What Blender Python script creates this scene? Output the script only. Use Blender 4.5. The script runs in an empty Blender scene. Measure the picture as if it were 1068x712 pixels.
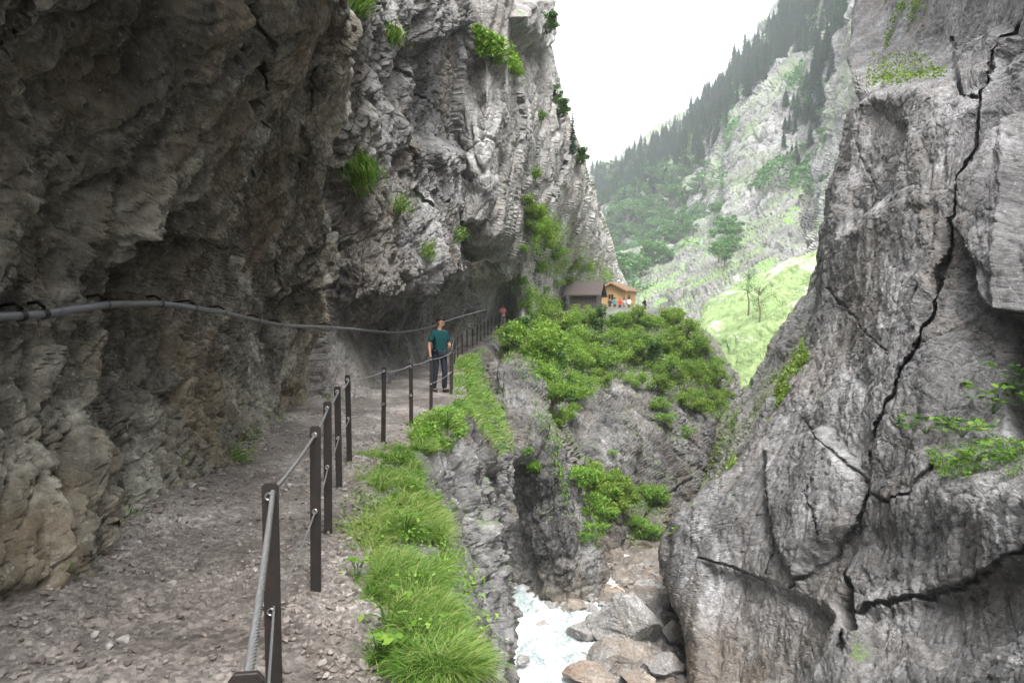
import bpy, bmesh, math, random
import numpy as np
from mathutils import Vector, Matrix

random.seed(7)
RNG = np.random.default_rng(11)
SC = bpy.context.scene
COL = SC.collection
f32 = np.float32

# ------------------------------------------------------------------ camera frame
FPX, CX, CY, HOR = 712.0, 534.0, 356.0, 338.0
PITCH = math.atan((CY - HOR) / FPX)
_cp, _sp = math.cos(PITCH), math.sin(PITCH)

def P(px, py, d):
    """world point seen at photo position px,py at forward distance d (camera at the origin, y forward, z up)"""
    a, b = (px - CX) / FPX, (CY - py) / FPX
    rx, ry, rz = a, _cp + b * _sp, -_sp + b * _cp
    s = d / ry
    return (rx * s, d, rz * s)

def project(v):
    yc = v[:, 1] * _cp - v[:, 2] * _sp
    zc = v[:, 1] * _sp + v[:, 2] * _cp
    yc = np.where(yc < 0.05, 0.05, yc)
    return CX + FPX * v[:, 0] / yc, CY - FPX * zc / yc

# ------------------------------------------------------------------ noise (numpy)
def _mix(n):
    n = n.astype(np.uint32)
    n ^= n >> np.uint32(16); n *= np.uint32(0x7feb352d)
    n ^= n >> np.uint32(15); n *= np.uint32(0x846ca68b)
    n ^= n >> np.uint32(16)
    return n

def _hash(ix, iy, iz, seed):
    n = (ix.astype(np.int64) * 73856093) ^ (iy.astype(np.int64) * 19349663) ^ (iz.astype(np.int64) * 83492791) ^ (seed * 2654435761)
    return _mix((n & 0xffffffff).astype(np.uint32))

def _u(h):
    return (h & np.uint32(0xffff)).astype(f32) / f32(65535.0)

def perlin(p, seed=0):
    p = p.astype(f32)
    i = np.floor(p).astype(np.int32); f = p - i
    w = f * f * f * (f * (f * 6 - 15) + 10)
    out = np.zeros(len(p), f32)
    for dx in (0, 1):
        wx = w[:, 0] if dx else 1 - w[:, 0]
        for dy in (0, 1):
            wy = w[:, 1] if dy else 1 - w[:, 1]
            for dz in (0, 1):
                wz = w[:, 2] if dz else 1 - w[:, 2]
                h = _hash(i[:, 0] + dx, i[:, 1] + dy, i[:, 2] + dz, seed)
                gx = _u(h) * 2 - 1; h2 = _mix(h + np.uint32(77)); gy = _u(h2) * 2 - 1; gz = (h2 >> np.uint32(16)).astype(f32) / f32(32767.5) - 1
                out += wx * wy * wz * (gx * (f[:, 0] - dx) + gy * (f[:, 1] - dy) + gz * (f[:, 2] - dz))
    return out * f32(1.5)

def fbm(p, octv=5, seed=0, gain=0.5, ridged=False):
    out = np.zeros(len(p), f32); a = 1.0; tot = 0.0; q = p.astype(f32)
    for k in range(octv):
        n = perlin(q, seed + k * 13)
        if ridged: n = 1 - 2 * np.abs(n)
        out += a * n; tot += a; a *= gain; q = q * f32(2.03) + f32(5.7)
    return out / f32(tot)

def voro(p, seed=0, jit=0.9):
    """nearest cell: distance, second distance, offset from the cell point, cell hash"""
    p = p.astype(f32)
    i = np.floor(p).astype(np.int32)
    n = len(p)
    b1 = np.full(n, 1e9, f32); b2 = np.full(n, 1e9, f32); bid = np.zeros(n, np.uint32); off = np.zeros((n, 3), f32)
    for dx in (-1, 0, 1):
        for dy in (-1, 0, 1):
            for dz in (-1, 0, 1):
                cx, cy, cz = i[:, 0] + dx, i[:, 1] + dy, i[:, 2] + dz
                h = _hash(cx, cy, cz, seed); h2 = _mix(h + np.uint32(91))
                ox = p[:, 0] - cx - (0.5 + jit * (_u(h) - 0.5))
                oy = p[:, 1] - cy - (0.5 + jit * (_u(h2) - 0.5))
                oz = p[:, 2] - cz - (0.5 + jit * ((h2 >> np.uint32(16)).astype(f32) / f32(65535) - 0.5))
                d = ox * ox + oy * oy + oz * oz
                m = d < b1
                b2 = np.where(m, b1, np.minimum(b2, d))
                b1 = np.where(m, d, b1); bid = np.where(m, h, bid)
                off[m, 0] = ox[m]; off[m, 1] = oy[m]; off[m, 2] = oz[m]
    return np.sqrt(b1), np.sqrt(b2), off, bid

def facets(p, seed=0, tilt=1.1, crack=0.22, sharp=16.0, off_amt=0.45):
    """tilted planes, one per cell, blended over a narrow joint between cells; joints are slightly cut in"""
    p = p.astype(f32)
    i = np.floor(p).astype(np.int32)
    n = len(p)
    b1 = np.full(n, 1e9, f32); b2 = np.full(n, 1e9, f32); num = np.zeros(n, f32); den = np.zeros(n, f32)
    for dx in (-1, 0, 1):
        for dy in (-1, 0, 1):
            for dz in (-1, 0, 1):
                cx, cy, cz = i[:, 0] + dx, i[:, 1] + dy, i[:, 2] + dz
                h = _hash(cx, cy, cz, seed); h2 = _mix(h + np.uint32(91)); h3 = _mix(h2 + np.uint32(29))
                hi = lambda q: (q >> np.uint32(16)).astype(f32) / f32(65535) - f32(0.5)
                ox = p[:, 0] - cx - (0.5 + 0.9 * (_u(h) - 0.5))
                oy = p[:, 1] - cy - (0.5 + 0.9 * (_u(h2) - 0.5))
                oz = p[:, 2] - cz - (0.5 + 0.9 * hi(h2))
                d = np.sqrt(ox * ox + oy * oy + oz * oz)
                v = 2 * off_amt * hi(h) + tilt * ((_u(h3) - 0.5) * ox + hi(h3) * oy + (_u(_mix(h3 + np.uint32(7))) - 0.5) * oz)
                w = np.exp(-sharp * d)
                num += w * v; den += w
                m = d < b1
                b2 = np.where(m, b1, np.minimum(b2, d)); b1 = np.where(m, d, b1)
    e = np.clip((b2 - b1) / f32(0.16), 0, 1)
    return num / (den + f32(1e-20)) - f32(crack) * (1 - e) ** 2

def stretch(p, axis, k):
    a = np.array(axis, f32); a /= np.linalg.norm(a)
    return p - (1 - 1.0 / k) * (p @ a)[:, None] * a

def rock_disp(p, S, A, axis=(0, 0.35, 0.94), k=2.2, seed=0, fine=1.0, oct_f=5, flute=0.0, micro=0.0):
    if callable(fine): fine = fine(p).astype(f32)
    q = stretch(p, axis, k).astype(f32) / f32(S)
    wv = np.stack([perlin(q * 1.7, seed + 71), perlin(q * 1.7 + 9, seed + 72), perlin(q * 1.7 + 23, seed + 73)], 1)
    w2 = np.stack([perlin(q * 5.1, seed + 74), perlin(q * 5.1 + 9, seed + 75), perlin(q * 5.1 + 23, seed + 76)], 1)
    qw = q + 0.11 * wv + 0.035 * w2
    d = 0.62 * facets(qw, seed, 1.2, 0.26, 34.0) + 0.30 * facets(qw * 2.6 + 3.1, seed + 1, 1.2, 0.25, 20.0)
    d += 0.13 * fine * facets(qw * 6.7 + 1.7, seed + 2, 1.3, 0.4, 12.0)
    d += 0.07 * fine * facets(qw * 15.0 + 2.9, seed + 3, 1.3, 0.5, 9.0)
    if micro: d += micro * fine * facets(qw * 38.0 + 4.3, seed + 4, 1.4, 0.5, 8.0)
    d += 0.34 * fbm(q * 0.8, oct_f, seed + 30)
    d += fine * 0.05 * fbm(qw * 6.0, 4, seed + 40, 0.6)
    # joints: long thin grooves along the bedding and across it
    for ax, kk, fr, dp, sd in ((axis, 4.5, 1.15, 0.17, 60), ((0.8, -0.35, 0.25), 3.0, 0.9, 0.11, 64), (axis, 3.0, 3.1, 0.06 * fine, 67)):
        n = perlin(stretch(p, ax, kk).astype(f32) / f32(S) * f32(fr) + 0.05 * wv + 11.3, seed + sd)
        d -= dp * np.exp(-(n / f32(0.035)) ** 2)
    if flute:
        qq = stretch(p, axis, k * 2.6).astype(f32) / f32(S)
        d += flute * facets(qq * 3.6 + 0.15 * wv, seed + 50, 1.4, 0.35, 10.0)
    return d * f32(A)

# ------------------------------------------------------------------ object helpers
def tag(o, label=None, cat=None, group=None, kind=None):
    if label: o['label'] = label
    if cat: o['category'] = cat
    if group: o['group'] = group
    if kind: o['kind'] = kind
    return o

def link(name, me, m=None, parent=None):
    o = bpy.data.objects.new(name, me); COL.objects.link(o)
    if m is not None:
        me.materials.clear(); me.materials.append(m)
    if parent is not None: o.parent = parent
    return o

def empty(name, loc=(0, 0, 0), rz=0.0):
    o = bpy.data.objects.new(name, None); COL.objects.link(o)
    o.location = loc; o.rotation_euler = (0, 0, rz); o.empty_display_size = 0.2
    return o

def np_mesh(name, verts, faces, smooth=False, attrs=None):
    """verts (N,3), faces (M,k) all of one size"""
    verts = np.asarray(verts, f32); faces = np.asarray(faces, np.int32)
    me = bpy.data.meshes.new(name)
    m, k = faces.shape
    me.vertices.add(len(verts)); me.vertices.foreach_set('co', verts.ravel())
    me.loops.add(m * k); me.loops.foreach_set('vertex_index', faces.ravel())
    me.polygons.add(m)
    me.polygons.foreach_set('loop_start', np.arange(0, m * k, k, dtype=np.int32))
    me.polygons.foreach_set('loop_total', np.full(m, k, np.int32))
    me.polygons.foreach_set('use_smooth', np.full(m, smooth, bool))
    for an, (dom, vals) in (attrs or {}).items():
        at = me.attributes.new(an, 'FLOAT', dom); at.data.foreach_set('value', np.asarray(vals, f32))
    me.update(calc_edges=True); me.validate()
    return me

def catmull(ctrl, n, axis):
    """Catmull-Rom resample of control grid along one axis to n samples"""
    c = np.moveaxis(np.asarray(ctrl, float), axis, 0)
    m = c.shape[0]
    t = np.linspace(0, m - 1, n); i = np.minimum(t.astype(int), m - 2); u = (t - i)
    e = np.concatenate([2 * c[:1] - c[1:2], c, 2 * c[-1:] - c[-2:-1]], 0)
    p0, p1, p2, p3 = e[i], e[i + 1], e[i + 2], e[i + 3]
    sh = (n,) + (1,) * (c.ndim - 1); u = u.reshape(sh)
    ten = 0.42
    m1, m2 = ten * (p2 - p0), ten * (p3 - p1)
    u2, u3 = u * u, u * u * u
    r = (2 * u3 - 3 * u2 + 1) * p1 + (u3 - 2 * u2 + u) * m1 + (-2 * u3 + 3 * u2) * p2 + (u3 - u2) * m2
    return np.moveaxis(r, 0, axis)

def warp_samples(ctrl, counts, axis):
    """resample with a given number of samples per control cell"""
    c = np.moveaxis(np.asarray(ctrl, float), axis, 0)
    m = c.shape[0]
    t = np.concatenate([j + np.arange(counts[j]) / counts[j] for j in range(m - 1)] + [[m - 1]])
    i = np.minimum(t.astype(int), m - 2); u = t - i
    e = np.concatenate([2 * c[:1] - c[1:2], c, 2 * c[-1:] - c[-2:-1]], 0)
    p0, p1, p2, p3 = e[i], e[i + 1], e[i + 2], e[i + 3]
    u = u.reshape((len(t),) + (1,) * (c.ndim - 1))
    m1, m2 = 0.42 * (p2 - p0), 0.42 * (p3 - p1)
    u2, u3 = u * u, u * u * u
    r = (2 * u3 - 3 * u2 + 1) * p1 + (u3 - 2 * u2 + u) * m1 + (-2 * u3 + 3 * u2) * p2 + (u3 - u2) * m2
    return np.moveaxis(r, 0, axis)

def grid_normals(g):
    du = np.gradient(g, axis=1); dv = np.gradient(g, axis=0)
    n = np.cross(du, dv); l = np.linalg.norm(n, axis=2, keepdims=True)
    return n / np.maximum(l, 1e-9)

def seg_dist(px, py, pts):
    best = np.full(px.shape, 1e9)
    for (ax, ay), (bx, by) in zip(pts[:-1], pts[1:]):
        vx, vy = bx - ax, by - ay; L = vx * vx + vy * vy + 1e-9
        t = np.clip(((px - ax) * vx + (py - ay) * vy) / L, 0, 1)
        best = np.minimum(best, np.hypot(px - ax - t * vx, py - ay - t * vy))
    return best

def in_poly(px, py, poly):
    ins = np.zeros(px.shape, bool)
    n = len(poly)
    for k in range(n):
        (x1, y1), (x2, y2) = poly[k], poly[(k + 1) % n]
        c = ((y1 > py) != (y2 > py)) & (px < (x2 - x1) * (py - y1) / ((y2 - y1) if y2 != y1 else 1e-9) + x1)
        ins ^= c
    return ins

def sstep(a, b, x):
    t = np.clip((x - a) / (b - a), 0, 1); return t * t * (3 - 2 * t)

PATCH = {}
def patch(name, ctrl, rows, cols, mat, S, A, flip=True, cracks=(), blocks=(), smooth=False, extra=None, kind='structure', fade=None, **kw):
    """smooth sheet through a grid of control points, weathered along its normal; cracks and raised blocks are real relief"""
    g = warp_samples(warp_samples(ctrl, rows, 0), cols, 1)
    n = grid_normals(g)
    if flip: n = -n
    R, C = g.shape[:2]
    v = g.reshape(-1, 3); nn = n.reshape(-1, 3)
    px, py = project(v)
    wob = 4.0 * fbm(np.stack([px / 18, py / 18, px * 0], 1), 5, 3, 0.6)
    wob2 = 4.0 * fbm(np.stack([px / 18 + 40, py / 18, px * 0], 1), 5, 4, 0.6)
    qx, qy = px + wob, py + wob2
    d = rock_disp(v.astype(f32), S, A, **kw)
    for poly, h, w in blocks:
        sd = seg_dist(qx, qy, list(poly) + [poly[0]])
        sd = np.where(in_poly(qx, qy, poly), sd, -sd)
        d = d + h * sstep(-w, w, sd)
    slit = np.zeros(len(v))
    for pts, w, dep in cracks:
        w = w * 0.46; sd = seg_dist(qx, qy, pts)
        slit = np.maximum(slit, 0.55 * dep * (1 - sstep(0.25 * w, w, sd)) * np.clip(0.85 + 0.8 * fbm(np.stack([px / 40, py / 40, px * 0 + 7], 1), 2, 9), 0.35, 1.2))
    if fade is not None: d = d * fade(v)
    v = v + nn * d[:, None] + slit[:, None] * v / np.linalg.norm(v, axis=1, keepdims=True)
    if extra is not None: v = extra(v)
    idx = np.arange(R * C).reshape(R, C)
    f = np.stack([idx[:-1, :-1], idx[:-1, 1:], idx[1:, 1:], idx[1:, :-1]], 2).reshape(-1, 4)
    if flip: f = f[:, ::-1]
    me = np_mesh(name, v, f, smooth)
    o = link(name, me, mat); tag(o, kind=kind)
    gn = grid_normals(v.reshape(R, C, 3)).reshape(-1, 3)
    if flip: gn = -gn
    ppx, ppy = project(v)
    # rough visibility: keep facing vertices
    PATCH[name] = dict(v=v, n=gn, px=ppx, py=ppy, face=np.einsum('ij,ij->i', gn, -v) > 0, R=R, C=C)
    return o

# ------------------------------------------------------------------ materials
class NT:
    def __init__(s, name):
        s.m = bpy.data.materials.new(name); s.m.use_nodes = True
        s.t = s.m.node_tree; s.t.nodes.clear()
        s.out = s.n('ShaderNodeOutputMaterial'); s.k = 0
    def n(s, typ, **kw):
        x = s.t.nodes.new(typ)
        for a, b in kw.items(): setattr(x, a, b)
        return x
    def l(s, a, b): s.t.links.new(a, b)
    def set(s, node, **kw):
        for a, b in kw.items():
            node.inputs[a.replace('_', ' ')].default_value = b
        return node
    def ramp(s, fac, stops, interp='LINEAR'):
        r = s.n('ShaderNodeValToRGB'); r.color_ramp.interpolation = interp
        els = r.color_ramp.elements
        while len(els) < len(stops): els.new(0.5)
        for e, (p, c) in zip(els, stops):
            e.position = p; e.color = (tuple(c) + (1,)) if isinstance(c, (tuple, list)) else (c, c, c, 1)
        s.l(fac, r.inputs[0]); return r.outputs[0]
    def noise(s, vec, scale, detail=6, rough=0.6, dist=0.0):
        x = s.n('ShaderNodeTexNoise'); x.inputs['Scale'].default_value = scale; x.inputs['Detail'].default_value = detail
        x.inputs['Roughness'].default_value = rough; x.inputs['Distortion'].default_value = dist
        s.l(vec, x.inputs['Vector']); return x.outputs['Fac']
    def mixc(s, fac, a, b, blend='MIX'):
        x = s.n('ShaderNodeMix', data_type='RGBA', blend_type=blend)
        for inp, v in ((x.inputs[0], fac), (x.inputs[6], a), (x.inputs[7], b)):
            if hasattr(v, 'is_linked') or hasattr(v, 'links'): s.l(v, inp)
            elif isinstance(v, (int, float)): inp.default_value = v
            else: inp.default_value = tuple(v) + (1,)
        return x.outputs[2]
    def math(s, op, a, b=0.0, clamp=False):
        x = s.n('ShaderNodeMath', operation=op); x.use_clamp = clamp
        for inp, v in ((x.inputs[0], a), (x.inputs[1], b)):
            if isinstance(v, (int, float)): inp.default_value = v
            else: s.l(v, inp)
        return x.outputs[0]
    def mapping(s, vec, scale=(1, 1, 1), rot=(0, 0, 0), loc=(0, 0, 0)):
        x = s.n('ShaderNodeMapping'); x.inputs['Scale'].default_value = scale; x.inputs['Rotation'].default_value = rot; x.inputs['Location'].default_value = loc
        s.l(vec, x.inputs['Vector']); return x.outputs[0]
    def bump(s, h, strength, dist, normal=None):
        b = s.n('ShaderNodeBump'); b.inputs['Strength'].default_value = strength; b.inputs['Distance'].default_value = dist
        s.l(h, b.inputs['Height'])
        if normal is not None: s.l(normal, b.inputs['Normal'])
        return b.outputs[0]
    def bsdf(s, col, rough=0.8, normal=None, metal=0.0, spec=0.5):
        b = s.n('ShaderNodeBsdfPrincipled')
        if isinstance(col, (tuple, list)): b.inputs['Base Color'].default_value = tuple(col) + (1,)
        else: s.l(col, b.inputs['Base Color'])
        if isinstance(rough, (int, float)): b.inputs['Roughness'].default_value = rough
        else: s.l(rough, b.inputs['Roughness'])
        b.inputs['Metallic'].default_value = metal; b.inputs['Specular IOR Level'].default_value = spec
        if normal is not None: s.l(normal, b.inputs['Normal'])
        return b
    def done(s, b):
        s.l(b if not hasattr(b, 'outputs') else b.outputs[0], s.out.inputs['Surface']); return s.m

def rock_mat(name, dark, mid, light, S=1.0, warm=None, warm_amt=0.35, moss=0.0, mosscol=(0.07, 0.12, 0.025), rough=0.75,
             streak=0.5, bump=0.5, rot=(0.35, 0, 0), spec=0.4, low_tan=None, fleck=0.5):
    t = NT(name)
    pos = t.n('ShaderNodeNewGeometry').outputs['Position']
    m1 = t.mapping(pos, (1 / S, 1 / S, 1 / S))
    ms = t.mapping(pos, (1.6 / S, 1.1 / S, 0.28 / S), rot)
    n1 = t.noise(m1, 0.6, 10, 0.68, 0.4)
    c = t.ramp(n1, [(0.30, dark), (0.5, mid), (0.72, light)])
    # weather streaks down the face
    n2 = t.noise(ms, 1.6, 8, 0.65, 0.6)
    st = t.ramp(n2, [(0.36, 0.35), (0.56, 1.0)])
    c = t.mixc(streak, c, t.mixc(1.0, c, st, 'MULTIPLY'))
    # fine crystalline fleck
    n3 = t.noise(m1, 9.0, 8, 0.75)
    fl = t.ramp(n3, [(0.36, 0.45), (0.5, 1.0), (0.66, 1.65)])
    c = t.mixc(fleck, c, t.mixc(1.0, c, fl, 'MULTIPLY'))
    if warm is not None:
        n4 = t.noise(t.mapping(pos, (0.5 / S, 0.5 / S, 0.3 / S), loc=(7, 3, 1)), 1.0, 7, 0.62, 0.8)
        w = t.math('MULTIPLY', t.ramp(n4, [(0.47, 0.0), (0.62, 1.0)]), warm_amt)
        c = t.mixc(w, c, warm)
    sep = t.n('ShaderNodeSeparateXYZ'); t.l(pos, sep.inputs[0])
    if low_tan is not None:
        z0, z1, tc = low_tan
        mr = t.n('ShaderNodeMapRange'); mr.inputs['From Min'].default_value = z1; mr.inputs['From Max'].default_value = z0
        t.l(t.math('ADD', sep.outputs[2], t.math('MULTIPLY', t.math('SUBTRACT', n2, 0.5), 5.0)), mr.inputs['Value'])
        c = t.mixc(t.math('MULTIPLY', mr.outputs[0], 0.8), c, tc)
    if moss > 0:
        nz = t.n('ShaderNodeSeparateXYZ'); t.l(t.n('ShaderNodeNewGeometry').outputs['Normal'], nz.inputs[0])
        n5 = t.noise(t.mapping(pos, (0.7 / S,) * 3, loc=(1, 9, 4)), 1.0, 8, 0.65)
        k = t.math('ADD', t.math('MULTIPLY', nz.outputs[2], 0.42), n5)
        k = t.ramp(t.math('MULTIPLY', k, 0.8), [(0.82 - 0.18 * moss, 0.0), (0.88 - 0.18 * moss, 1.0)])
        mc = t.mixc(n3, mosscol, tuple(x * 1.8 for x in mosscol))
        c = t.mixc(k, c, mc)
    h = t.math('ADD', t.math('MULTIPLY', t.noise(m1, 3.0, 12, 0.7, 0.3), 1.0), t.math('MULTIPLY', n2, 0.6))
    vo = t.n('ShaderNodeTexVoronoi', feature='DISTANCE_TO_EDGE'); vo.inputs['Scale'].default_value = 3.2; t.l(m1, vo.inputs['Vector'])
    h = t.math('ADD', h, t.math('MULTIPLY', t.ramp(vo.outputs[0], [(0.0, 0.0), (0.06, 1.0)]), 0.08))
    li = t.noise(t.mapping(m1, (1, 1, 1), loc=(3, 8, 2)), 16.0, 5, 0.75)
    c = t.mixc(t.ramp(li, [(0.60, 0.0), (0.68, 0.55)]), c, tuple(min(0.6, x * 1.9) for x in light))
    dk = t.noise(t.mapping(m1, (1, 1, 0.45), rot, (6, 2, 5)), 5.0, 9, 0.72, 0.3)
    c = t.mixc(t.ramp(dk, [(0.30, 0.75), (0.44, 0.0)]), c, tuple(x * 0.45 for x in dark))
    nb = t.bump(h, bump, 0.12 * S)
    ro = t.ramp(n2, [(0.3, rough - 0.2), (0.6, rough)])
    return t.done(t.bsdf(c, ro, nb, spec=spec))

def leaf_mat(name, dark, mid, light, trans=0.35, rough=0.55):
    t = NT(name)
    a = t.n('ShaderNodeAttribute'); a.attribute_name = 'rnd'
    c = t.ramp(a.outputs['Fac'], [(0.0, dark), (0.55, mid), (1.0, light)])
    b = t.bsdf(c, rough, spec=0.3)
    tr = t.n('ShaderNodeBsdfTranslucent')
    t.l(t.mixc(1.0, c, (1.0, 1.15, 0.6), 'MULTIPLY'), tr.inputs['Color'])
    mx = t.n('ShaderNodeMixShader'); mx.inputs[0].default_value = trans
    t.l(b.outputs[0], mx.inputs[1]); t.l(tr.outputs[0], mx.inputs[2])
    return t.done(mx)

def plain(name, col, rough=0.6, metal=0.0, var=0.25, scale=20.0, bump=0.0, spec=0.5):
    t = NT(name)
    co = t.n('ShaderNodeTexCoord').outputs['Object']
    n = t.noise(co, scale, 6, 0.6)
    c = t.mixc(n, tuple(x * (1 - var) for x in col), tuple(min(1, x * (1 + var)) for x in col))
    nb = t.bump(n, bump, 0.01) if bump else None
    return t.done(t.bsdf(c, rough, nb, metal, spec))
# ------------------------------------------------------------------ rock materials
M_OVER = rock_mat('rock_overhang', (0.054, 0.052, 0.044), (0.197, 0.187, 0.152), (0.613, 0.600, 0.518), S=0.8, warm=(0.21, 0.155, 0.09), warm_amt=0.45, moss=0.35,
                  mosscol=(0.045, 0.055, 0.02), rough=0.7, streak=0.7, bump=0.8, rot=(0.5, 0, 0), fleck=0.9)
M_BUTT = rock_mat('rock_buttress', (0.058, 0.057, 0.055), (0.166, 0.164, 0.160), (0.384, 0.382, 0.376), S=1.6, warm=(0.20, 0.15, 0.10), warm_amt=0.3, moss=0.3, streak=0.6, bump=0.7, fleck=0.8)
M_CLIFF = rock_mat('rock_cliff', (0.125, 0.122, 0.117), (0.262, 0.258, 0.250), (0.450, 0.442, 0.430), S=2.2, warm=(0.22, 0.18, 0.12), warm_amt=0.25, moss=0.6, streak=0.55, bump=0.7, fleck=0.7)
M_RIGHT = rock_mat('rock_right', (0.084, 0.083, 0.083), (0.200, 0.197, 0.199), (0.427, 0.426, 0.430), S=1.4, warm=(0.14, 0.11, 0.08), warm_amt=0.35, moss=0.02, streak=0.6, bump=0.7, rot=(0.3, -0.35, 0),
                   low_tan=(-10.5, -7.5, (0.15, 0.115, 0.08)), fleck=0.8)
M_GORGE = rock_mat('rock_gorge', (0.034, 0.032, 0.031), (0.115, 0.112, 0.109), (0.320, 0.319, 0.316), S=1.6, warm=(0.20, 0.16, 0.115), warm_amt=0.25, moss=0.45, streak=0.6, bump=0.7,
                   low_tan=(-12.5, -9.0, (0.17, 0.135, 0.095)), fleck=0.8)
M_PALE = rock_mat('rock_pale', (0.074, 0.074, 0.074), (0.198, 0.195, 0.192), (0.383, 0.375, 0.369), S=9.0, warm=(0.11, 0.16, 0.06), warm_amt=0.6, moss=0.6, mosscol=(0.08, 0.15, 0.035), streak=0.55, bump=0.8, fleck=0.8)
M_MID = rock_mat('rock_mid', (0.11, 0.107, 0.104), (0.23, 0.225, 0.22), (0.38, 0.37, 0.36), S=2.2, warm=(0.16, 0.17, 0.07), warm_amt=0.5, moss=0.75, streak=0.5, bump=0.6, fleck=0.7)
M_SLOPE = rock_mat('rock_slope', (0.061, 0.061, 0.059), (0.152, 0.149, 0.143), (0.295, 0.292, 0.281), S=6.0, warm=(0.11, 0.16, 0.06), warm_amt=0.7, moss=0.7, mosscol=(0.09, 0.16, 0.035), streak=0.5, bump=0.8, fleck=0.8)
M_PALEB = rock_mat('rock_pale_boulder', (0.16, 0.155, 0.15), (0.30, 0.295, 0.285), (0.45, 0.44, 0.43), S=0.9, warm=(0.28, 0.23, 0.17), warm_amt=0.2, rough=0.65, streak=0.3, bump=0.8, fleck=0.8)
M_BED = rock_mat('rock_riverbed', (0.07, 0.06, 0.052), (0.16, 0.142, 0.125), (0.30, 0.275, 0.25), S=0.8, warm=(0.17, 0.11, 0.07), warm_amt=0.3, rough=0.45, streak=0.2, bump=0.7)
M_BOULDER = rock_mat('rock_boulder', (0.11, 0.105, 0.10), (0.22, 0.212, 0.205), (0.36, 0.35, 0.34), S=0.9, warm=(0.26, 0.19, 0.12), warm_amt=0.35, rough=0.6, streak=0.2, bump=0.6, fleck=0.7)
M_WETSLAB = rock_mat('rock_wetslab', (0.11, 0.095, 0.08), (0.25, 0.215, 0.18), (0.42, 0.37, 0.32), S=0.9, warm=(0.20, 0.10, 0.05), warm_amt=0.4, rough=0.4, streak=0.2, bump=0.6)

# ------------------------------------------------------------------ the overhanging wall beside the path
def xw(y):
    return np.interp(y, [-12, 1.5, 3.5, 5.5, 8, 10.5, 12, 13.5, 17, 23, 28, 32, 38, 44, 49], [-2.4, -2.4, -2.5, -2.85, -3.3, -3.58, -3.55, -3.5, -3.0, -3.3, -3.6, -3.4, -2.9, -1.8, -1.2])
ZS = [-2.3, -1.6, -0.7, 0.2, 1.2, 2.2, 3.5, 5.0, 8.0, 14.0, 24.0]
OFF = [0.10, 0.02, -0.22, -0.30, 0.02, 0.55, 1.25, 1.75, 1.80, 1.0, -0.6]
EDGE = [(-3.75, 12.2), (-3.75, 12.4), (-3.65, 12.6), (-3.45, 12.6), (-3.15, 12.0), (-2.92, 11.0), (-2.25, 9.4), (-1.95, 8.6), (-1.6, 8.0), (-1.7, 8.0), (-2.4, 8.5)]
ctrl = []
for z, o, (ex, ey) in zip(ZS, OFF, EDGE):
    row = []
    for y in (-14, -7, -2, 1.2, 2.6, 3.8, 5.4, 7.2):
        yy = y if y < 3 else 3 + (y - 3) * (ey - 1.6 - 3) / (7.2 - 3) if ey < 9 else 3 + (y - 3) * (ey - 2.2 - 3) / 4.2
        row.append((float(xw(yy)) + o - (0.25 if y < 0 else 0), yy, z))
    jx = 0.25 * math.sin(z * 2.3); row.append((ex - 0.25, ey - 1.1 + jx, z)); row.append((ex - 0.02, ey - 0.1 + jx, z)); row.append((ex - 0.25, ey + 0.7 + jx, z)); row.append((ex - 1.2, ey + 1.5, z)); row.append((ex - 3.0, ey + 3.2, z))
    ctrl.append(row)
patch('overhang_cliff', ctrl, [10, 60, 70, 62, 62, 70, 70, 30, 20, 16], [6, 10, 20, 60, 110, 120, 110, 100, 60, 30, 20, 10], M_OVER, 1.8, 0.46, flip=False, axis=(0.1, 0.42, 0.9), k=3.2, seed=3, fine=lambda p: np.interp(p[:, 2], [-1.8, 0.3, 1.6, 3], [3.6, 3.2, 1.9, 1.6]), flute=0.48, micro=0.05,
      cracks=[([(248, 0), (243, 110), (236, 168), (215, 230)], 4, 0.35), ([(270, 0), (263, 100), (280, 158), (262, 215)], 4, 0.35), ([(60, 0), (36, 60), (28, 120)], 4, 0.2), ([(330, 70), (318, 150), (296, 215), (290, 300)], 4, 0.25), ([(130, 480), (128, 520), (135, 545)], 6, 0.3)],
      blocks=[([(205, 40), (204, 115), (160, 165), (110, 240), (230, 240), (240, 110), (246, 0), (215, 0)], 0.16, 4), ([(122, 455), (160, 452), (165, 520), (125, 540)], -0.18, 5)],
      fade=lambda v: np.clip(np.hypot(v[:, 0], v[:, 1]) / 2.2, 0.3, 1) * np.interp(v[:, 2], [-2.2, -1.5, 0.5], [0.5, 0.6, 1.0]))

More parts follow.
